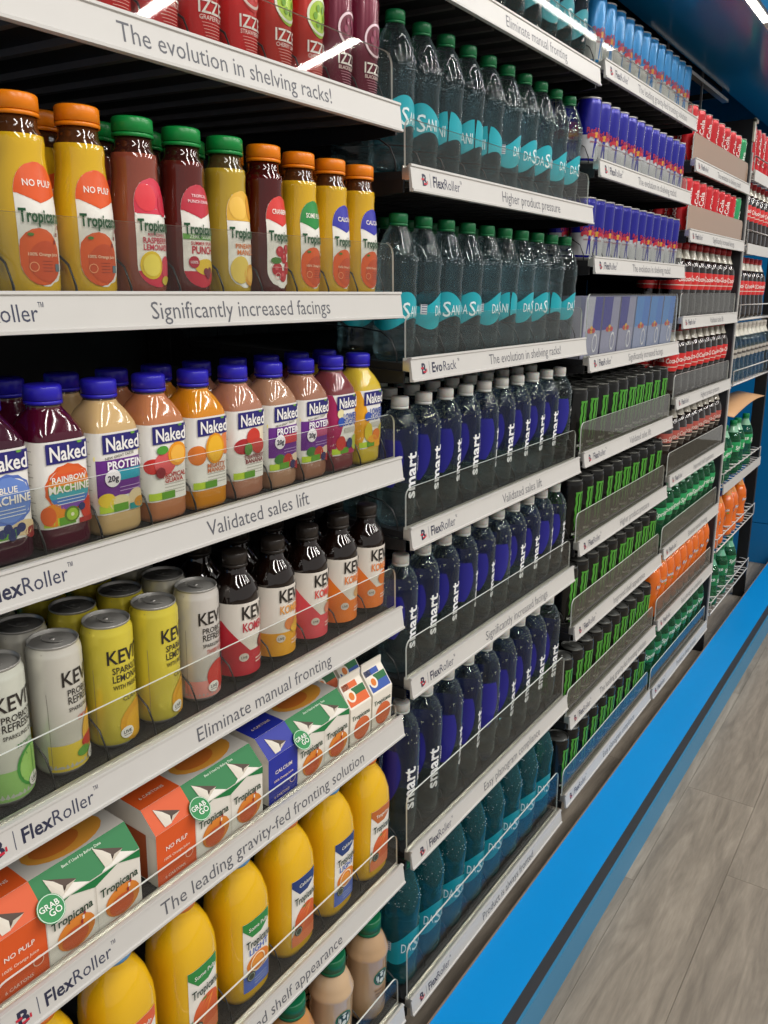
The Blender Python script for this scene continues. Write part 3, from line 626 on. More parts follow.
NK = [naked('dark purple smoothie bottle with round blue label', '#3a0a22', machine('#5a76c4', ['#6a8ad0', '#6a8ad0'], 'BLUE', blue_fr)),
      naked('dark magenta smoothie bottle with round rainbow label', '#4a0a24', machine('#e0622c', RB_, 'RAINBOW', rain_fr)),
      naked('cream protein smoothie bottle with purple and teal label', '#cfae7a', protein('#1f9cb4', trop_fr)),
      naked('salmon guava smoothie bottle with orange slice label', '#bd7a52', fruit([(-.022, .068, .012, .009, '#d3302c'), (-.006, .070, .015, .014, '#dc5a5c'), (.012, .079, .014, .014, '#ee9a20'), (.012, .079, .0105, .0105, '#f6b848'), (-.010, .086, .008, .005, '#4f9a34'), (-.014, .060, .0065, .0065, '#8a2430')], 'TROPICAL', 'GUAVA', '#c03a36')),
      naked('orange mango smoothie bottle with yellow fruit label', '#d88a1c', fruit([(-.022, .070, .013, .012, '#e07a2c'), (.024, .080, .012, .014, '#e0804a'), (.004, .076, .015, .019, '#e89a1c'), (.004, .076, .012, .016, '#f2b82c')], 'MIGHTY', 'MANGO', '#d0764a')),
      naked('pinkish brown smoothie bottle with strawberry banana label', '#b07a62', fruit([(.020, .080, .013, .014, '#e8dcc0'), (-.014, .070, .014, .010, '#b02a30'), (.004, .080, .012, .012, '#cc3a2e'), (.012, .068, .011, .010, '#c0413a'), (-.006, .066, .007, .008, '#5a8a40')], 'STRAWBERRY', 'BANANA', '#8a2430')),
      naked('tan protein smoothie bottle with purple and red label', '#ae8468', protein('#c63a40', berry_fr)), naked('brown protein smoothie bottle with purple and pink label', '#a0705a', protein('#b04a72', berry_fr)),
      naked('mauve smoothie bottle with magenta lower sugar label', '#7a3c40', lowsugar('#a8205a', lsp_fr)), naked('yellow smoothie bottle with orange lower sugar label', '#d2b63a', lowsugar('#e8a41c', lsy_fr))]

# ---- kombucha bottles
KB = [(.024, 0), (.0300, .004), (.0315, .010), (.0315, .119), (.0302, .130), (.0240, .143), (.0170, .151), (.0150, .156), (.0148, .165)]
def komb(desc, c1, c2, wedge, art):
    pr = bottle('kombucha_bottle', desc, KB, AMBER, '#100806', .0168, .1615, .1815, '#2a2420'); P = wrap(KB); mb = MB()
    mb.rows(P, .013, .117, lambda v: -.060, lambda v: .052, '#e6dfd4', 1, 2, 26); mb.rows(P, .013, .048, lambda v: -.060, lambda v: .052, c1, 2, 1, 26)
    if wedge: mb.rows(P, .048, .092, lambda v: -.060, lambda v: -.012-(v-.048)*.9, c1, 2, 6, 12)
    art(mb, P); mb.ell(P, -.022, .040, .007, .006, '#d9cfc4', 4); mb.text(P, 'LIVE', -.022, .040, .005, K1, 5, .01)
    lb = pr.part('label', mb, PRINT); mb = MB(); mb.text(P, 'KEVITA', .010, .104, .026, K1, 4, .02, wmax=.068); mb.text(P, 'KOMBUCHA', .010, .083, .0175, c2, 4, .02, wmax=.066); mb.text(P, 'MASTER BREW', .006, .093, .005, '#7a6a60', 4, .01)
    pr.part('lettering', mb, PRINT, lb); return pr
def ka(lst):
    def f(mb, P):
        for i, (a, b, ra, rb, c) in enumerate(lst): mb.ell(P, a, b, ra, rb, c, 3+i)
        for k in range(2): mb.rect(P, -.004, .022, .028+k*.005, .030+k*.005, '#efd8cc', 5)
    return f
KO = [komb('amber kombucha bottle with crimson label', '#c02434', '#b52a3a', True, ka([(.014, .055, .012, .010, '#8a2226'), (.012, .056, .009, .007, '#a8342c')])), komb('amber kombucha bottle with yellow label', '#e8a41e', '#e09a44', False, ka([(-.004, .060, .012, .010, '#e88a4a'), (.014, .060, .013, .010, '#edaa3c'), (.008, .052, .014, .008, '#f0b83a')])),
      komb('amber kombucha bottle with coral pink label', '#dc4a54', '#d8483f', True, ka([(.016, .060, .011, .012, '#e0c84a'), (.004, .056, .009, .008, '#e88a6a')])), komb('amber kombucha bottle with orange wedge label', '#e87a22', '#e2803c', True, ka([(.010, .058, .014, .009, '#e8b070'), (.018, .066, .007, .006, '#d89a5a')])),
      komb('amber kombucha bottle with tangerine label', '#ea7a28', '#e8843c', True, ka([(.006, .062, .015, .012, '#ec7a1c'), (.018, .060, .006, .004, '#5f8a34')]))]

# ---- juice jugs
JUG0 = [(.030, 0, 3), (.0365, .004, 3), (.0388, .012, 3), (.0392, .05, 3), (.0392, .122, 3), (.0378, .140, 2.8), (.0330, .158, 2.4), (.0260, .171, 2.1), (.0205, .178, 2), (.0192, .182, 2), (.0192, .19, 2)]
JUG = [(q[0]*1.085, q[1]*1.2, q[2]) for q in JUG0]
def jug(desc, cap, c1, t1, light):
    pr = bottle('juice_jug', desc, JUG, JUICE, '#e9b81a', .0222, .2245, .246, cap, seg=40, cols=['#e9b81a']*12, r=.0426); P_ = wrap([(q[0], q[1]) for q in JUG], 3.); P = lambda u, v, layer=1: P_(u*1.15, v*1.2, layer); mb = MB()
    lw = .0225
    mb.rows(P, .020, .122, lambda v: -lw, lambda v: lw, '#efebe2', 1, 6, 10)
    mb.rows(P, .098, .122, lambda v: -lw+max(0, (.113-v))*.9, lambda v: lw-max(0, (.108-v))*1.6, c1, 2, 8, 8); mb.text(P, t1, .002, .111, .0078, '#f0efe4', 4, .012, wmax=.034)
    if light:
        mb.rect(P, -lw, lw, .020, .044, '#4a6ac8', 2); mb.text(P, 'LIGHT', .003, .077, .012, '#4a6ac0', 3, .02); mb.ell(P, .002, .057, .020, .014, '#e8862c', 2, lambda v: lw); mb.ring(P, .0, .057, .012, .002, '#f6e2c0', 4); mb.ell(P, .0, .057, .010, .008, '#f09a38', 3)
        for k in range(3): mb.rect(P, -.006, .016, .026+k*.004, .0268+k*.004, '#c8d2ea', 3)
    else:
        mb.ell(P, .006, .052, .024, .026, '#d8602c', 2, lambda v: lw); mb.poly(P, [(-lw, .050), (-.002, .076), (.004, .076), (-lw, .042)], '#4a8a3c', 3); mb.poly(P, [(-lw, .036), (.004, .072), (.014, .074), (-.010, .030)], '#e88a3c', 4); mb.rect(P, -lw, lw, .020, .036, '#e07848', 3)
    mb.ell(P, -.012, .042, .0068, .0068, '#2c3c34', 5); mb.ring(P, -.012, .042, .005, .0008, '#b8c4b8', 6, 14)
    lb = pr.part('label', mb, PRINT); mb = MB(); mb.text(P, 'Tropicana', .002, .090, .0155, '#22382c', 6, .018, wmax=.042); pr.part('lettering', mb, PRINT, lb); return pr
CAPO, CAPBL, CAPRO = '#e0741c', '#5f9ad0', '#d87a3a'
JU = [jug('orange juice jug with orange cap and orange "no pulp" label', CAPO, '#e2602a', 'No Pulp', False), jug('orange juice jug with light blue cap and orange label', CAPBL, '#e2602a', 'No Pulp', False), jug('orange juice jug with green label, no blue band', CAPRO, '#2a8a3e', 'Some Pulp', False),
      jug('light orange juice jug with green and blue label', CAPBL, '#2a8a3e', 'Some Pulp', True), jug('orange juice jug with navy topped label', CAPRO, '#1e3a78', 'Calcium', False), jug('light orange juice jug with navy and blue label', CAPBL, '#1e3a78', 'Calcium', True), jug('orange juice jug with brown-orange topped label', CAPO, '#c0682c', 'Tangerine', False)]

# ---- coffee bottles
COF0 = [(.028, 0), (.0340, .004), (.0355, .012), (.0362, .060), (.0366, .128), (.0376, .132), (.0376, .138), (.0352, .142), (.0335, .150), (.0275, .163), (.0215, .170), (.0205, .174), (.0205, .178)]
COF = [(q[0]*1.06, q[1]*1.06) for q in COF0]
def coffee(desc, col, c2):
    pr = bottle('coffee_bottle', desc, COF, JUICE, col, .0245, .184, .214, '#0f6a44', cols=[col]*15); P = wrap(COF); mb = MB()
    mb.ring(P, .002, .100, .0155, .003, '#1c6a4a', 2, 28); mb.ell(P, .002, .100, .0135, .0135, '#1f3a30', 2); 
    for k, (a, b, ra, rb) in enumerate([(.002, .106, .0035, .004), (.002, .112, .005, .0016), (-.006, .098, .0018, .008), (.010, .098, .0018, .008), (.002, .093, .005, .005), (-.009, .102, .001, .006), (.013, .102, .001, .006)]): mb.ell(P, a, b, ra, rb, '#d8dcd0', 3)
    for k in range(3): mb.rect(P, -.012+.002*k, .016-.002*k, .070-k*.008, .074-k*.008, '#8a6a44', 2)
    mb.rows(P, .012, .030, lambda v: -.05, lambda v: .05, c2, 1, 1, 24); pr.part('label', mb, PRINT); return pr
CO = [coffee('orange-tinted iced coffee bottle with green cap', '#c88a4a', '#c07a3a'), coffee('pale coffee bottle with green cap and round green emblem', '#cdae8a', '#b89a74'), coffee('beige coffee bottle with green cap and round green emblem', '#bf9d78', '#a88a64')]

# ---- water bottles
BUB = principled('air_bubble', '#e8eef0', .12, coat=.5)  # opaque white bubbles that also stand in for glints on the shoulder
def bubbles(pr, prof, z0, z1, n, k):
    rnd = random.Random(k); mb = MB()
    P = wrap(prof)
    for i in range(n):
        u = rnd.uniform(-1, 1)*math.pi*.024; v = rnd.uniform(z0, z1) if rnd.random() < .45 else rnd.gauss(z0+(z1-z0)*.25, (z1-z0)*.08); c = Vector(P(u, v, 0)); r = rnd.uniform(.0005, .0012)
        q = [c+Vector(d)*r for d in ((1, 0, 0), (-1, 0, 0), (0, 1, 0), (0, -1, 0), (0, 0, 1), (0, 0, -1))]
        mb.add(q, [(0, 2, 4), (2, 1, 4), (1, 3, 4), (3, 0, 4), (2, 0, 5), (1, 2, 5), (3, 1, 5), (0, 3, 5)], '#ffffff', 0, True)
    pr.part('bubbles', mb, BUB, pr.body)
def scale(prof, kr, kz): return [(q[0]*kr, q[1]*kz)+tuple(q[2:]) for q in prof]
DAS = [(.024, 0), (.0310, .005), (.0340, .014), (.0345, .022), (.0328, .030), (.0345, .038), (.0345, .054), (.0338, .058), (.0338, .104), (.0345, .109), (.0330, .122), (.0345, .136), (.0345, .152), (.0320, .166), (.0225, .192), (.0150, .204), (.0138, .207), (.0138, .213)]
def dasani(name, desc, kr, kz, mat_, lab, seg=28):
    prof = scale(DAS, kr, kz); pr = bottle(name, desc, prof, mat_, '#ffffff', .0152*kr**.5, .2065*kz, .2065*kz+.0185, '#127040', seg=seg); P = wrap(prof); mb = MB(); R = .0338*kr; C_ = math.pi*R; vs = []; fs = []; n = 48
    for i in range(n+1):
        u = -C_+2*C_*i/n; a = u/C_*math.pi
        lo = (.058+.010*math.sin(2*a+.6))*kz; hi = (.096+.012*math.sin(2*a+1.6))*kz
        for j in range(4): vs.append(P(u*.9999, lo+(hi-lo)*j/3, 1))
    for i in range(n):
        for j in range(3): q = i*4+j; fs.append((q, q+4, q+5, q+1))
    mb.add(vs, fs, lab, 0, True)
    mb.rect(P, -C_*.52, -C_*.52+.011*kr, .072*kz, .088*kz, '#d8dde0', 2)
    for k in range(4): mb.rect(P, -C_*.52+.001, -C_*.52+.010*kr, (.074+k*.004)*kz, (.0755+k*.004)*kz, '#6a6a88', 3)
    lb = pr.part('label', mb, PRINT)
    for c in (0., C_*.70):
        mb = MB()
        for t, dx in (('DA', -.0185), ('S', .0005), ('ANI', .0195)): mb.text(P, t, c+dx*kr, (.0785 if t != 'S' else .080)*kz, (.024 if t != 'S' else .036)*kz, '#dceef0', 3, .004, wmax=(.022 if t == 'ANI' else .018)*kr)
        pr.part('lettering', mb, PRINT, lb)
    bubbles(pr, prof, .150*kz, .185*kz, 46, 3); return pr
TEAL = '#0fa0ae'
DA20 = dasani('water_bottle', 'clear water bottle with green cap and teal label', 1, 1, CLEARW, TEAL)
DA1 = dasani('large_water_bottle', 'large teal water bottle with teal label', 1.2, 1.27, TEALW, '#0c8c98')
SMA = [(.022, 0), (.0305, .005), (.0330, .014), (.0335, .024), (.0335, .148), (.0325, .163), (.0290, .178), (.0215, .191), (.0150, .197), (.0138, .199), (.0138, .205)]
def smart(name, desc, kr, kz, seg=28):
    prof = scale(SMA, kr, kz); pr = bottle(name, desc, prof, CLEARW, '#ffffff', .0150*kr**.5, .1985*kz, .1985*kz+.0195, '#d5d5d0', seg=seg, capmat=CAPW); P = wrap(prof); R = .0335*kr; C_ = math.pi*R; mb = MB()
    lo, hi = .066*kz, .156*kz
    for sg in (-1, 1): mb.rows(P, lo, hi, lambda v: sg*(C_*.52+C_*.10*(hi-v)/(hi-lo)), lambda v: sg*C_*.9999, '#1c1ca0', 1, 6, 14)
    mb.rows(P, .070*kz, .150*kz, lambda v: -C_*.45, lambda v: -.013*kr-.012*kr*((v/kz-.118)/.04)**2, '#1b1b88', 1, 10, 8)
    lb = pr.part('label', mb, PRINT); mb = MB()
    mb.text(P, 'smart', .002*kr, .090*kz, .034*kr, '#eef0f4', 3, .025, wmax=.080*kz, vert=True); mb.text(P, 'water', .023*kr, .108*kz, .012*kr, '#eef0f4', 3, .012, wmax=.036*kz, vert=True)
    pr.part('lettering', mb, PRINT, lb); bubbles(pr, prof, .158*kz, .192*kz, 46, 5); return pr
SM20 = smart('vapor_water_bottle', 'clear slim water bottle with white cap and blue label', 1, 1)
SM1 = smart('tall_water_bottle', 'tall clear water bottle with white cap and blue label', 1.13, 1.325)

# ---- energy drink cans
def monster_draw(mb, P):
    G = '#47972c'
    for k, (x0, x1, b0, b1) in enumerate([(-.0155, -.0085, .046, .030), (-.0045, .0030, .040, .026), (.0070, .0145, .044, .022)]):
        vs = []; n = 7
        for j in range(n+1):
            v = b1+(.126-b1)*j/n; jx = .0012*(1 if j % 2 else -1); wdt = .28+.72*min(1, j/2.5)
            c = (x0+x1)/2; h = (x1-x0)/2*wdt; vs += [P(c-h+jx, v, 2), P(c+h+jx, v, 2)]
        mb.add(vs, [(2*j, 2*j+1, 2*j+3, 2*j+2) for j in range(n)], G, 0, True)
    mb.rows(P, .1225, .1275, lambda v: -.0165, lambda v: .0155, G, 2, 1, 6)
    mb.text(P, 'MONSTER', 0, .020, .0095, '#d8dcd4', 2, .02, wmax=.036); mb.text(P, 'ENERGY', 0, .0125, .006, '#5fbf2c', 2, .01, wmax=.026)
    mb.text(P, 'MONSTER', .045, .060, .008, '#5fbf2c', 2, .02, wmax=.036, vert=True)
MON = can('energy_drink_can', 'black energy drink can with green claw mark', .0325, .157, '#0b0c0b', monster_draw, 28, cols=['#888884']*4+['#0b0c0b']*4+['#1c1d1c']*2, lidm=DKLID)
def rb_can(desc, top, bot, tint, seg=26):
    def d(mb, P):
        C_ = math.pi*.0268
        mb.rows(P, .012, .060, lambda v: -C_*.999, lambda v: C_*.999, bot, 1, 1, 36)
        for s_ in (-1, 1): mb.poly(P, [(s_*.046, .014), (s_*.058, .014), (s_*.058, .059), (s_*.052, .059)], tint, 2)
        mb.poly(P, [(-.006, .014), (.006, .014), (.003, .059), (-.003, .059)], tint, 2)
        mb.text(P, 'Red Bull', 0, .070, .0150, '#a81038', 3, .02, wmax=.048)
        for s_ in (-1, 1):
            mb.ell(P, s_*.0115, .0600, .0085, .0042, '#b01c34', 4); mb.ell(P, s_*.019, .0575, .0035, .0055, '#b01c34', 4); mb.ell(P, s_*.0060, .0560, .002, .004, '#b01c34', 4)
        mb.ell(P, 0, .0605, .0060, .0062, '#c08c30', 3); mb.text(P, 'ENERGY DRINK', 0, .046, .005, '#8a2a3c', 3, .012, wmax=.03)
    return can('slim_energy_can', desc, .0268, .1365, top, d, seg, cols=['#a9a8a6']*4+[top]*4+['#c9c8c4']*2)
RBB = rb_can('slim navy and silver energy drink can', '#1c1c8c', '#b5b6ba', '#1c1c8c'); RBL = rb_can('slim light blue and silver energy drink can', '#2a8ccc', '#c0c0bc', '#2a7cc0')
def izze(desc, base, emb, e2, txt):
    def d(mb, P):
        mb.ell(P, .004, .085, .019, .024, emb[0], 2); mb.ring(P, .004, .085, .0195, .003, emb[1], 3, 24, 1.)
        for k in range(6): a = k*math.pi/3; mb.ell(P, .004+.009*math.cos(a), .085+.010*math.sin(a), .0032, .0042, emb[2], 4)
        mb.text(P, 'IZZE', .002, .050, .019, '#f0e6e2', 3, .012, wmax=.036); mb.text(P, txt, .002, .039, .0065, '#f0d8d4', 3, .005, wmax=.034)
        for k in range(5): mb.rect(P, -.012+.001*k, .016-.001*k, .0335-k*.0032, .0342-k*.0032, e2, 2)
    return can('fruit_soda_can', desc, .0270, .146, base, d)
IZ = [izze('orange sparkling juice can', '#d0712a', ('#d0712a', '#f0ddc8', '#e8b070'), '#e8b890', 'CLEMENTINE'), izze('red sparkling strawberry juice can', '#d4262a', ('#d4262a', '#f0d8d0', '#e86a60'), '#e89a94', 'STRAWBERRY'), izze('deep red sparkling grapefruit juice can', '#cc2226', ('#cc2226', '#f0d0c8', '#e05a50'), '#e0908a', 'GRAPEFRUIT'),
      izze('brick red cherry juice can with lime emblem', '#b82a20', ('#a6c83a', '#e8ecd8', '#6a9a24'), '#dc908a', 'CHERRY LIME'), izze('maroon blackberry juice can with ring emblem', '#6a1430', ('#6a1430', '#ecd0d8', '#8a3450'), '#b8788c', 'BLACKBERRY')]

# ---- soda bottles
COK = [(.026, 0), (.0335, .006), (.0355, .016), (.0355, .045), (.0325, .070), (.0322, .086), (.0345, .098), (.0355, .118), (.0355, .142), (.0330, .158), (.0240, .180), (.0165, .197), (.0140, .205), (.0140, .213)]
def soda(name, desc, mat_, liq, lab, txt, tcol, cap, l0, l1, neck, seg=24):
    pr = Prod(name, 'bottle', desc, .0355); a = [q for q in COK if q[1] <= .181]; b = [q for q in COK if q[1] >= .179]
    mb = MB(); mb.lathe([(0, 0)]+a+[(0, a[-1][1])], seg, liq); pr.part('body', mb, mat_)
    mb = MB(); mb.lathe(b+[(0, b[-1][1])], seg, neck); pr.part('neck', mb, JUICE if neck != 'glass' else CLEARW)
    mb = MB(); ribbed_cap(mb, .0150, .2075, .2290, cap, seg); pr.part('cap', mb, PLASTIC)
    P = wrap(COK); mb = MB(); C_ = math.pi*.0352
    if lab: mb.rows(P, l0, l1, lambda v: -C_*.999, lambda v: C_*.999, lab, 1, 5, 30)
    txt(mb, P, C_); pr.part('label', mb, PRINT); return pr
def cola_t(col):
    def f(mb, P, C_):
        for c in (0, -C_*.6):
            mb.text(P, 'Coca-Cola', c, .122, .022, col, 3, .02, wmax=.062, slant=.08)
        mb.rect(P, -C_*.999, C_*.999, .100, .1025, '#d8c8b8', 2)
    return f
def sprite_t(mb, P, C_):
    for c in (0, -C_*.6):
        mb.text(P, 'Sprite', c, .120, .024, '#e6f0e4', 3, .02, wmax=.055, slant=.2)
def fanta_t(mb, P, C_):
    for c in (0, -C_*.55):
        mb.ell(P, c, .116, .018, .014, '#e87a1c', 2); mb.text(P, 'Fanta', c, .117, .017, '#2a2a8c', 4, .06, wmax=.036, slant=.15); mb.text(P, 'Fanta', c, .117, .017, '#f0ece8', 5, .02, wmax=.034, slant=.15); mb.ell(P, c+.012, .104, .005, .003, '#5a9a2c', 5)
CK = soda('cola_bottle', 'dark cola bottle with red label and red cap', COLA, '#170a07', '#cc2424', cola_t('#f0e4dc'), None, '#b01820', .088, .140, '#b9b4a6')
CKD = soda('cola_bottle', 'dark cola bottle with faded red and green label', COLA, '#170a07', '#b0544a', cola_t('#dcc8bc'), None, '#2a2826', .110, .140, '#b9b4a6')
SPR = soda('lemon_soda_bottle', 'green lemon-lime soda bottle with green label', GREENG, '#ffffff', '#1c9a58', sprite_t, None, '#12804a', .098, .140, '#8ac0a0')
SPG = soda('lemon_soda_bottle', 'deep green lemon-lime soda bottle with white lettering', GREENG, '#ffffff', '#0f7a48', sprite_t, None, '#127a46', .094, .142, '#6ab090')
FAN = soda('orange_soda_bottle', 'bright orange soda bottle with small logo', JUICE, '#e06a14', None, fanta_t, None, '#2c2c84', .098, .140, '#d88a40')
CLB = soda('clear_soda_bottle', 'clear soda bottle with grey label', CLEARW, '#ffffff', '#a8a298', lambda mb, P, C_: mb.rect(P, -C_*.99, C_*.99, .112, .120, '#4a4440', 3), None, '#c8c2b8', .098, .132, '#c9c5b8')
def red_draw(col, txt, tc):
    def d(mb, P): mb.text(P, txt, .0, .080, .026, tc, 3, .02, wmax=.095, vert=True); mb.text(P, txt, -.05, .080, .026, tc, 3, .02, wmax=.095, vert=True); mb.rect(P, .020, .0215, .03, .13, tc, 2)
    return d
RED = can('slim_cola_can', 'slim bright red cola can with white script', .0300, .156, '#d0202a', red_draw('', 'Coca-Cola', '#f0e0dc'), 24, cols=['#a9a8a6']*4+['#d0202a']*6)
GCAN = can('slim_lemon_can', 'slim green lemon-lime soda can', .0300, .156, '#2fa466', red_draw('', 'Sprite', '#e6f2e8'), 24, cols=['#a9a8a6']*4+['#2fa466']*6)

# ---- energy multipacks
def multipack(desc, a, b, c, w_=.112, h_=.142, d_=.06):
    pr = Prod('energy_drink_multipack', 'multipack', desc, d_/2); mb = MB(); mb.box(-w_/2, w_/2, -d_/2, d_/2, 0, h_, b); bd = pr.part('carton', mb, PAPER); mb = MB()
    P = flat((0, -d_/2, 0), (1, 0, 0), (0, 0, 1), (0, -1, 0)); Q = flat((-w_/2, d_/2, 0), (0, -1, 0), (0, 0, 1), (-1, 0, 0))
    mb.poly(P, [(-w_/2, .062), (.0, .066), (.006, h_), (-w_/2, h_)], a, 1); mb.poly(P, [(.0, .066), (w_/2, .062), (w_/2, h_), (.006, h_)], c, 1); mb.poly(P, [(-w_/2, 0), (-.01, 0), (0, .066), (-w_/2, .062)], b, 1)
    mb.ring(P, .022, .034, .020, .005, '#e4e4ee', 3, 24, .7); mb.ell(P, -.006, .066, .010, .009, '#e6b030', 3); mb.ell(P, -.018, .064, .012, .006, '#c02a34', 3); mb.ell(P, .008, .064, .012, .006, '#c02a34', 3)
    mb.poly(Q, [(0, .0), (d_, .0), (d_*.8, h_), (0, h_)], a, 1)
    pr.part('print', mb, PAPER, bd)
    return pr
MP = [multipack('silver and navy energy drink multipack', '#a9aaba', '#9a9ab4', '#26268a'), multipack('navy and grey energy drink multipack', '#2a2888', '#9292b0', '#8a8aa8'), multipack('light blue energy drink multipack', '#3a7cc4', '#8c96bc', '#2a6cc0')]

# ---- juice cartons
def mini_carton(desc, c1, c2):
    pr = Prod('juice_carton', 'carton', desc, .028); a = .027; h = .066; r_ = .100
    mb = MB(); v = [(-a, -a, 0), (a, -a, 0), (a, a, 0), (-a, a, 0), (-a, -a, h), (a, -a, h), (a, a, h), (-a, a, h), (-a, -.001, r_), (a, -.001, r_), (-a, .001, r_), (a, .001, r_)]
    mb.add(v, [(3, 2, 1, 0), (0, 1, 5, 4), (1, 2, 6, 5), (2, 3, 7, 6), (3, 0, 4, 7), (4, 5, 9, 8), (6, 7, 10, 11), (5, 6, 11, 9), (7, 4, 8, 10)], '#efe8da')
    b = pr.part('carton_body', mb, PAPER); mb = MB(); mb.box(-a, a, -.0012, .0012, r_-.001, r_+.013, '#f2ecdf'); pr.part('top_fin', mb, PAPER)
    mb = MB(); P = flat((0, -a, 0), (1, 0, 0), (0, 0, 1), (0, -1, 0)); sl = Vector((0, a-.001, r_-h)).normalized(); Q = flat((0, -a, h), (1, 0, 0), sl, (0, -sl.z, sl.y))
    mb.ell(P, .003, .0225, .021, .020, '#d66a3a', 1, lambda v: a); mb.text(P, 'Tropicana', .0, .048, .012, '#26402e', 2, .015, wmax=.046)
    mb.rect(Q, -a+.003, a-.002, .003, .018, c1, 1); mb.rect(Q, -.006, a-.002, .018, .030, GRN, 1); mb.rect(Q, -a+.003, -.008, .019, .041, '#efe6d6', 1); mb.rect(Q, -a+.003, .012, .031, .041, c1, 1); mb.ell(Q, -.012, .019, .010, .010, '#f4ead8', 2); mb.ell(Q, -.012, .019, .006, .0065, '#e07a24', 3)
    pr.part('print', mb, PAPER, b); return pr
MC = [mini_carton('small gable-top orange juice carton with orange top panel', '#df6428', 0), mini_carton('small gable-top orange juice carton with blue top panel', '#2f55a8', 0)]
def sixpack(desc, pc, ptext, sub):
    """printed sleeve round six small gable-top cartons; panel colour on the left third"""
    pr = Prod('juice_six_pack', 'multipack', desc, .06); W3 = .0625; a = W3*1.5; dp = .118; h = .076; y0 = -dp/2; rz = .101; yr = y0+.026
    mb = MB()   # sleeve: front wall, sloped shoulder, flat top
    prof = [(y0, .002), (y0, h), (yr, rz), (dp/2-.026, rz), (dp/2, h), (dp/2, .002)]
    mb.extrude_x(prof, -a, a, '#e9e4da'); sl_ = pr.part('sleeve', mb, PAPER); mb = MB()
    P = flat((0, y0, 0), (1, 0, 0), (0, 0, 1), (0, -1, 0)); s = Vector((0, yr-y0, rz-h)).normalized(); Lg = math.hypot(yr-y0, rz-h); Q = flat((0, y0, h), (1, 0, 0), s, (0, -s.z, s.y)); T = flat((0, yr, rz), (1, 0, 0), (0, 1, 0), (0, 0, 1)); Sd = flat((-a, dp/2, 0), (0, -1, 0), (0, 0, 1), (-1, 0, 0))
    x1 = -a+W3
    mb.rect(P, -a, x1, .002, h, pc, 1); mb.rect(Q, -a, x1, 0, Lg, pc, 1); mb.rect(T, -a, x1, 0, .066, pc, 1)
    mb.rect(Q, x1, a, .0, Lg, '#187a40', 1); mb.rect(T, x1, a, 0, .066, '#c9c4bb', 1); mb.ell(T, .03, .030, .05, .028, '#d8963a', 2); mb.ell(T, .02, .03, .03, .018, '#c9702c', 3)
    for k in (0, 1):
        c = x1+W3*(k+.5)
        mb.poly(P, [(c-W3/2, h-.001), (c-W3/2, h-.012), (c, h-.0005)], '#187a40', 2); mb.poly(P, [(c+W3/2, h-.001), (c, h-.0005), (c+W3/2, h-.012)], '#187a40', 2)
        mb.ell(P, c+.004, .0235, .024, .020, '#dd8430', 2); mb.ell(P, c+.002, .0185, .017, .013, '#cc5c2e', 3); mb.rect(P, c-W3/2, c-W3/2+.0008, .004, h-.012, '#c9c2b6', 3)
        for q in range(4): mb.rect(P, c+.010+q*.002, c+.0125+q*.002, .030+q*.005, .035+q*.005, ('#9a2a34', '#efe4dc')[q % 2], 4)
        mb.text(P, 'Tropicana', c, .050, .0155, '#24402e', 5, .02, wmax=.052)
    mb.text(Q, 'Best if Used by Before Date', x1+W3, .030, .0045, '#d8e8d4', 3, .01)
    mb.text(P, ptext, -a+W3/2, .050, .0085, '#f6ece2', 3, .015, wmax=.046); mb.text(P, sub, -a+W3/2, .036, .0055, '#f6dcc8', 3, .01, wmax=.050); mb.text(P, '6 CARTONS', -a+W3/2-.004, .010, .006, '#f0d8c8', 3, .01); mb.text(T, '6 CARTONS', -a+W3/2, .018, .007, '#f2dccc', 3, .01); mb.ring(P, -a+W3-.012, .022, .006, .001, '#f0cdb8', 3, 12)
    mb.poly(Sd, [(.02, .004), (.10, .004), (.10, .07), (.02, .07)], '#a8522c', 1); mb.rect(Sd, dp-.012, dp, .002, h-.006, '#efe9dc', 2)
    pr.part('print', mb, PAPER, sl_)
    mb = MB(); cq = flat((x1+.006, y0-.0006, h+.004), (1, 0, 0), s, (0, -s.z, s.y)); mb.ell(cq, 0, -.004, .0155, .0155, '#1c8a48', 2, n=14); mb.ring(cq, 0, -.004, .0145, .0009, '#cfe6d4', 3); mb.text(cq, 'GRAB', -.001, -.0005, .009, '#eef4ea', 4, .015); mb.text(cq, 'GO', .003, -.008, .010, '#eef4ea', 4, .015); pr.part('seal', mb, PAPER, sl_)
    for k in (0, 1, 2):   # carton corners that poke through the sleeve's cut-outs
        c = x1+W3*(k-.5); n_ = Vector((0, -s.z, s.y)); B = lambda u, v, d: tuple(Vector((c+u, y0, h))+s*v+n_*d)
        if k:
            mb = MB(); mb.add([B(-W3*.34, 0, .0005), B(W3*.40, 0, .0005), B(.004, .012, .0005)], [(0, 1, 2)], '#e9e4da'); pr.part('gable_point', mb, PAPER)
        mb = MB(); mb.add([B(-.018, .029, .0009), B(-.015, .004, .0009), B(.014, .011, .0009)], [(0, 1, 2)], '#4a3526')
        mb.add([B(-.018, .029, .0013), B(-.015, .003, .0013), B(-.007, .003, .006), B(-.005, .012, .007), B(-.010, .021, .004)], [(0, 1, 2), (0, 2, 3), (0, 3, 4)], '#efe7d8')
        mb.add([B(-.007, .003, .0020), B(.013, .0105, .0015), B(.000, .010, .004)], [(0, 1, 2)], '#d2c8b8'); pr.part('carton_corner', mb, PAPER)
    return pr
SP6 = [sixpack('juice six-pack with orange end panel', '#df5a22', 'NO PULP', '100% Orange Juice'), sixpack('juice six-pack with blue end panel', '#2430a0', 'CALCIUM', '100% Orange Juice')]

# ------------------------------------------------------------------ stock the shelves
jit = lambda a: random.uniform(-a, a)
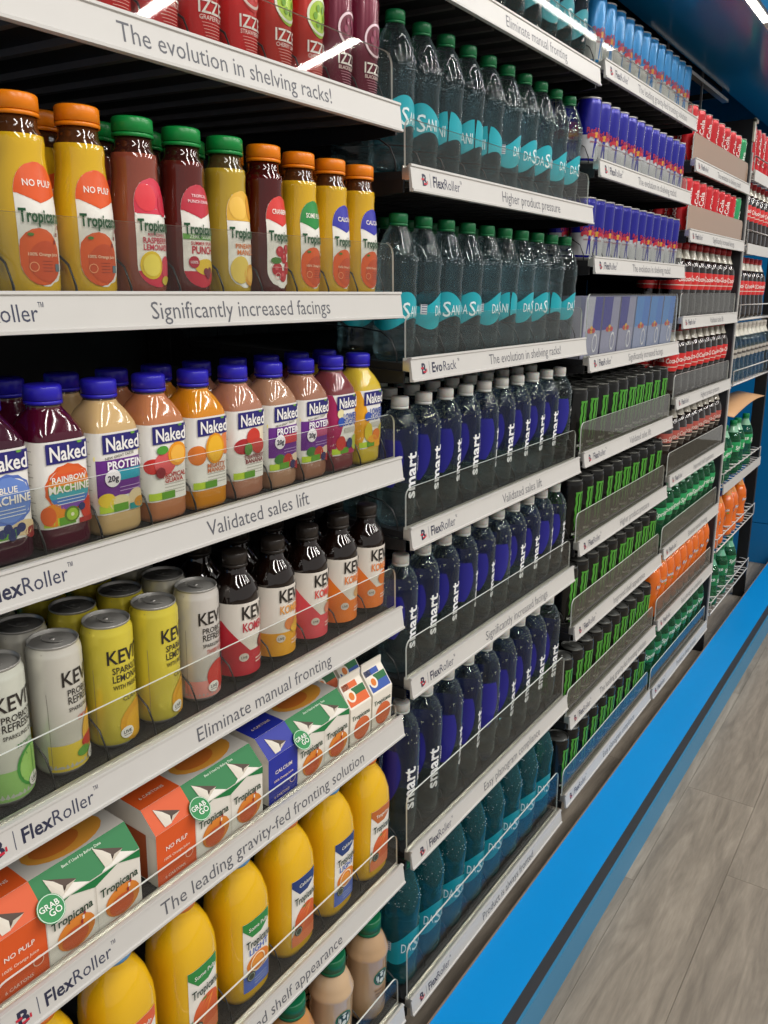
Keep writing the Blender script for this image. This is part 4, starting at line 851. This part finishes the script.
# nearest bay
seq = [0, 1, 2, 2, 1, 3, 3, 4, 4]
for i, k in enumerate(seq):
    put(IZ[k], 1, 1, 3+i, 0, IZ[k].desc+', '+where(1, 1, i), 'sparkling juice cans', yaw=jit(.05))
seq = ['np', 'np', 'ras', 'pun', 'pine', 'cran', 'sp', 'ca', 'ca']
for i, k in enumerate(seq):
    for row in (0, 1):
        put(TR[k], 1, 2, 2+i, row, TR[k].desc+', '+where(1, 2, i, row), 'small juice bottles', yaw=jit(.06)+(.12 if i > 4 else .03), x=-1.503+.0668*(2.5+i))
for i in range(10):
    for row in (0, 1):
        put(NK[i], 1, 3, 1+i, row, NK[i].desc+', '+where(1, 3, i, row), 'smoothie bottles', yaw=jit(.02), x=-1.503+.0668*(1.5+i))
for i, k in enumerate([0, 1, 2, 2, 3]):
    for row in range(3):
        kk = k if row == 0 else [1, 1, 2, 2, 1][i]
        put(KC[kk], 1, 4, 1+i, row, KC[kk].desc+', '+where(1, 4, i, row), 'sparkling drink cans', yaw=[.2, .42, .12, .42, .15][i]+jit(.03), x=KCX[i])
for i in range(5):
    for row in (0, 1):
        put(KO[i], 1, 4, 0, row, KO[i].desc+', '+where(1, 4, 5+i, row), 'kombucha bottles', yaw=.16+jit(.08), x=KOX[i])
put(SP6[0], 1, 5, 0, 0, 'orange-panelled juice six-pack cut off at the left end of the fifth shelf', 'juice six-packs', x=-1.396, s=.084)
put(SP6[0], 1, 5, 0, 0, 'orange-panelled juice six-pack beside the blue-panelled pack', 'juice six-packs', x=-1.184, s=.084)
put(SP6[1], 1, 5, 0, 0, 'blue-panelled juice six-pack beside the single cartons', 'juice six-packs', x=-.984, s=.084)
put(MC[0], 1, 5, 0, 0, MC[0].desc, 'small juice cartons', x=-.856, s=.052, yaw=-.03); put(MC[1], 1, 5, 0, 0, MC[1].desc, 'small juice cartons', x=-.795, s=.052, yaw=-.03)
put(MC[0], 1, 5, 0, 0, 'small juice carton behind the orange-topped carton', 'small juice cartons', x=-.856, s=.114); put(MC[1], 1, 5, 0, 0, 'small juice carton behind the blue-topped carton', 'small juice cartons', x=-.795, s=.114)
for i in range(7):
    put(JU[i], 1, 6, 0, 0, JU[i].desc+', '+where(1, 6, i), 'orange juice jugs', x=JUX[i], yaw=jit(.04))
for i in range(3):
    for row in (0, 1): put(CO[i], 1, 7, 5+i, row, CO[i].desc+(', %s coffee bottle from left' % ORD[i] if row == 0 else ', second row, %s from left' % ORD[i]), 'coffee bottles', yaw=jit(.08)-.25, x=(-1.018, -.910, -.802)[i])
# second bay: water
for n in (1, 2, 3):
    for i in range(10):
        for row in range(1 if n == 1 else 2):
            put(DA20, 2, n, i, row, DA20.desc+', '+where(2, n, i, row), 'green-capped water bottles', yaw=random.choice((0, 0, -.5, .3, 2.4))+jit(.35))
for n in (4, 5):
    for i in range(10):
        for row in range(3 if n == 4 else 2):
            put(SM20, 2, n, i, row, SM20.desc.replace('clear slim', 'slim').replace(' and blue label', '')+', '+where(2, n, i, row), 'slim water bottles', yaw=random.choice((-.4, -.25, -.1, .1, .35))+jit(.1))
for i in range(9):
    for row in range(2): put(SM1, 2, 6, i, row, 'tall white-capped water bottle, '+where(2, 6, i, row), 'tall water bottles', yaw=[-.5, -.45, .1, .0, .35, -.1, -.2, -.3, -.35][i])
for i in range(8):
    for row in range(2): put(DA1, 2, 7, i, row, DA1.desc+', '+where(2, 7, i, row), 'large teal water bottles', yaw=jit(.25)-.2)
# third bay: energy drinks
for n, pr in ((1, RBL), (2, RBB), (3, RBB)):
    for i in range(12):
        for row in range(1 if n == 1 else 2):
            put(pr, 3, n, i, row, pr.desc.replace(' and silver', '')+', '+where(3, n, i, row), 'slim energy cans', yaw=jit(.5)-.3)
for i in range(6):
    k = [0, 1, 1, 2, 2, 2][i]; put(MP[k], 3, 4, i, 0, MP[k].desc+', '+where(3, 4, i), 'energy drink multipacks')
for n, rows in ((5, 6), (6, 5), (7, 4), (8, 3), (9, 2)):
    for i in range(10):
        for row in range(rows):
            put(MON, 3, n, i, row, 'black can with green claw mark, '+where(3, n, i, row), 'black energy cans', yaw=jit(.15)-.22)
# fourth bay: sodas
for n, pr in ((1, RED), (2, RED), (3, CK), (4, CK), (5, CKD), (6, SPR), (7, FAN), (8, SPG)):
    for i in range(9):
        p_ = pr
        if n < 3 and i == 8: p_ = GCAN
        for row in range(2):
            put(p_, 4, n, i, row, p_.desc.split(' with ')[0]+', '+where(4, n, i, row), p_.name.replace('_', ' ')+'s in the fourth bay', yaw=jit(.4)-.3)

# far bay: wire racks
def wire_rack(n, z, depth=.30, front=True, rail=False, hoops=0):
    o = obj('wire_rack_shelf', None, None, (XL[5], 0, z)); tag(o, 'white wire rack shelf, %s from the top in the far bay' % ORD[n-1], 'shelf', 'wire rack shelves')
    mb = MB(); mb.tube([(0, .004, 0), (BW, .004, 0), (BW, depth, 0), (0, depth, 0)], .003, 6, closed=True); obj('frame_wire', mb.mesh('frame_wire', WIREW), o)
    mb = MB(); mb.tube([(0, .006, -.004), (0, depth, -.004)], .0018, 5); me = mb.mesh('cross_wire', WIREW)
    for i in range(14): obj('cross_wire', me, o, ((i+.5)*BW/14, 0, 0))
    if front:
        mb = MB(); mb.tube([(0, .002, 0), (0, .002, .055), (BW, .002, .055), (BW, .002, 0)], .0025, 6); obj('front_guard', mb.mesh('front_guard', WIREW), o)
    if rail:
        mb = MB(); mb.box(0, BW, -.004, 0, -.03, .008); obj('rail', mb.mesh('rail', RAILW), o)
    if hoops:
        mb = MB(); R = .0388; mb.tube([(R*math.cos(a), .042-R*math.sin(a), .0) for a in [math.pi*k/8 for k in range(9)]], .0022, 5); me = mb.mesh('hoop', WIREW)
        for i in range(hoops): obj('hoop', me, o, ((i+.5)*BW/hoops, -.0, .05))
    SH[(5, n)] = (XL[5], z+.004, BW/9, 9); return o
for n, (z, rl, hp) in enumerate([(1.885, True, 0), (1.63, True, 0), (1.36, False, 0), (1.11, False, 0), (.705, True, 9), (.43, False, 9), (.155, False, 9)], 1):
    wire_rack(n, z, rail=rl, hoops=hp)
for n, pr, lanes, rows in ((1, RED, range(9), 1), (2, CK, range(9), 2), (3, CK, range(6), 1), (4, CLB, range(9), 1), (5, SPR, (0, 1, 3, 4, 6), 1), (6, FAN, (0, 1, 3, 4, 6), 1), (7, SPG, (1, 3, 5), 1)):
    for i, ln in enumerate(lanes):
        for row in range(rows):
            put(pr, 5, n, ln, row, pr.desc.split(' with ')[0]+', '+where(5, n, i, row), pr.name.replace('_', ' ')+'s in the far bay', s=.042+row*.075, lean=0., yaw=jit(.4))
mb = MB(); mb.box(XL[5]+BW+.012, XL[5]+BW+.04, .01, .06, 0, 1.95); o = obj('rack_end_post', mb.mesh('rack_end_post', BLACK)); tag(o, 'dark end post of the far wire rack beside the blue wall', 'post')
mb = MB(); vs = []
for i in range(9):
    t = i/8; vs += [(XL[5]+.02+.60*t, -.01, .985+.03*math.sin(t*2.2)), (XL[5]+.02+.60*t, .10, 1.0+.03*math.sin(t*2.2))]
vs += [(a, b, c+.003) for a, b, c in vs]
fs = [(2*i, 2*i+1, 2*i+3, 2*i+2) for i in range(8)]+[(18+2*i, 18+2*i+2, 18+2*i+3, 18+2*i+1) for i in range(8)]+[(2*i, 2*i+2, 2*i+20, 2*i+18) for i in range(8)]+[(2*i+1, 2*i+19, 2*i+21, 2*i+3) for i in range(8)]+[(0, 18, 19, 1), (16, 17, 35, 34)]
mb.add(vs, fs, '#d8a878', 0, True); o = obj('curled_sign_card', mb.mesh('curled_sign_card', PAPER)); tag(o, 'curled peach coloured sign card above green bottles in the far bay', 'sign')
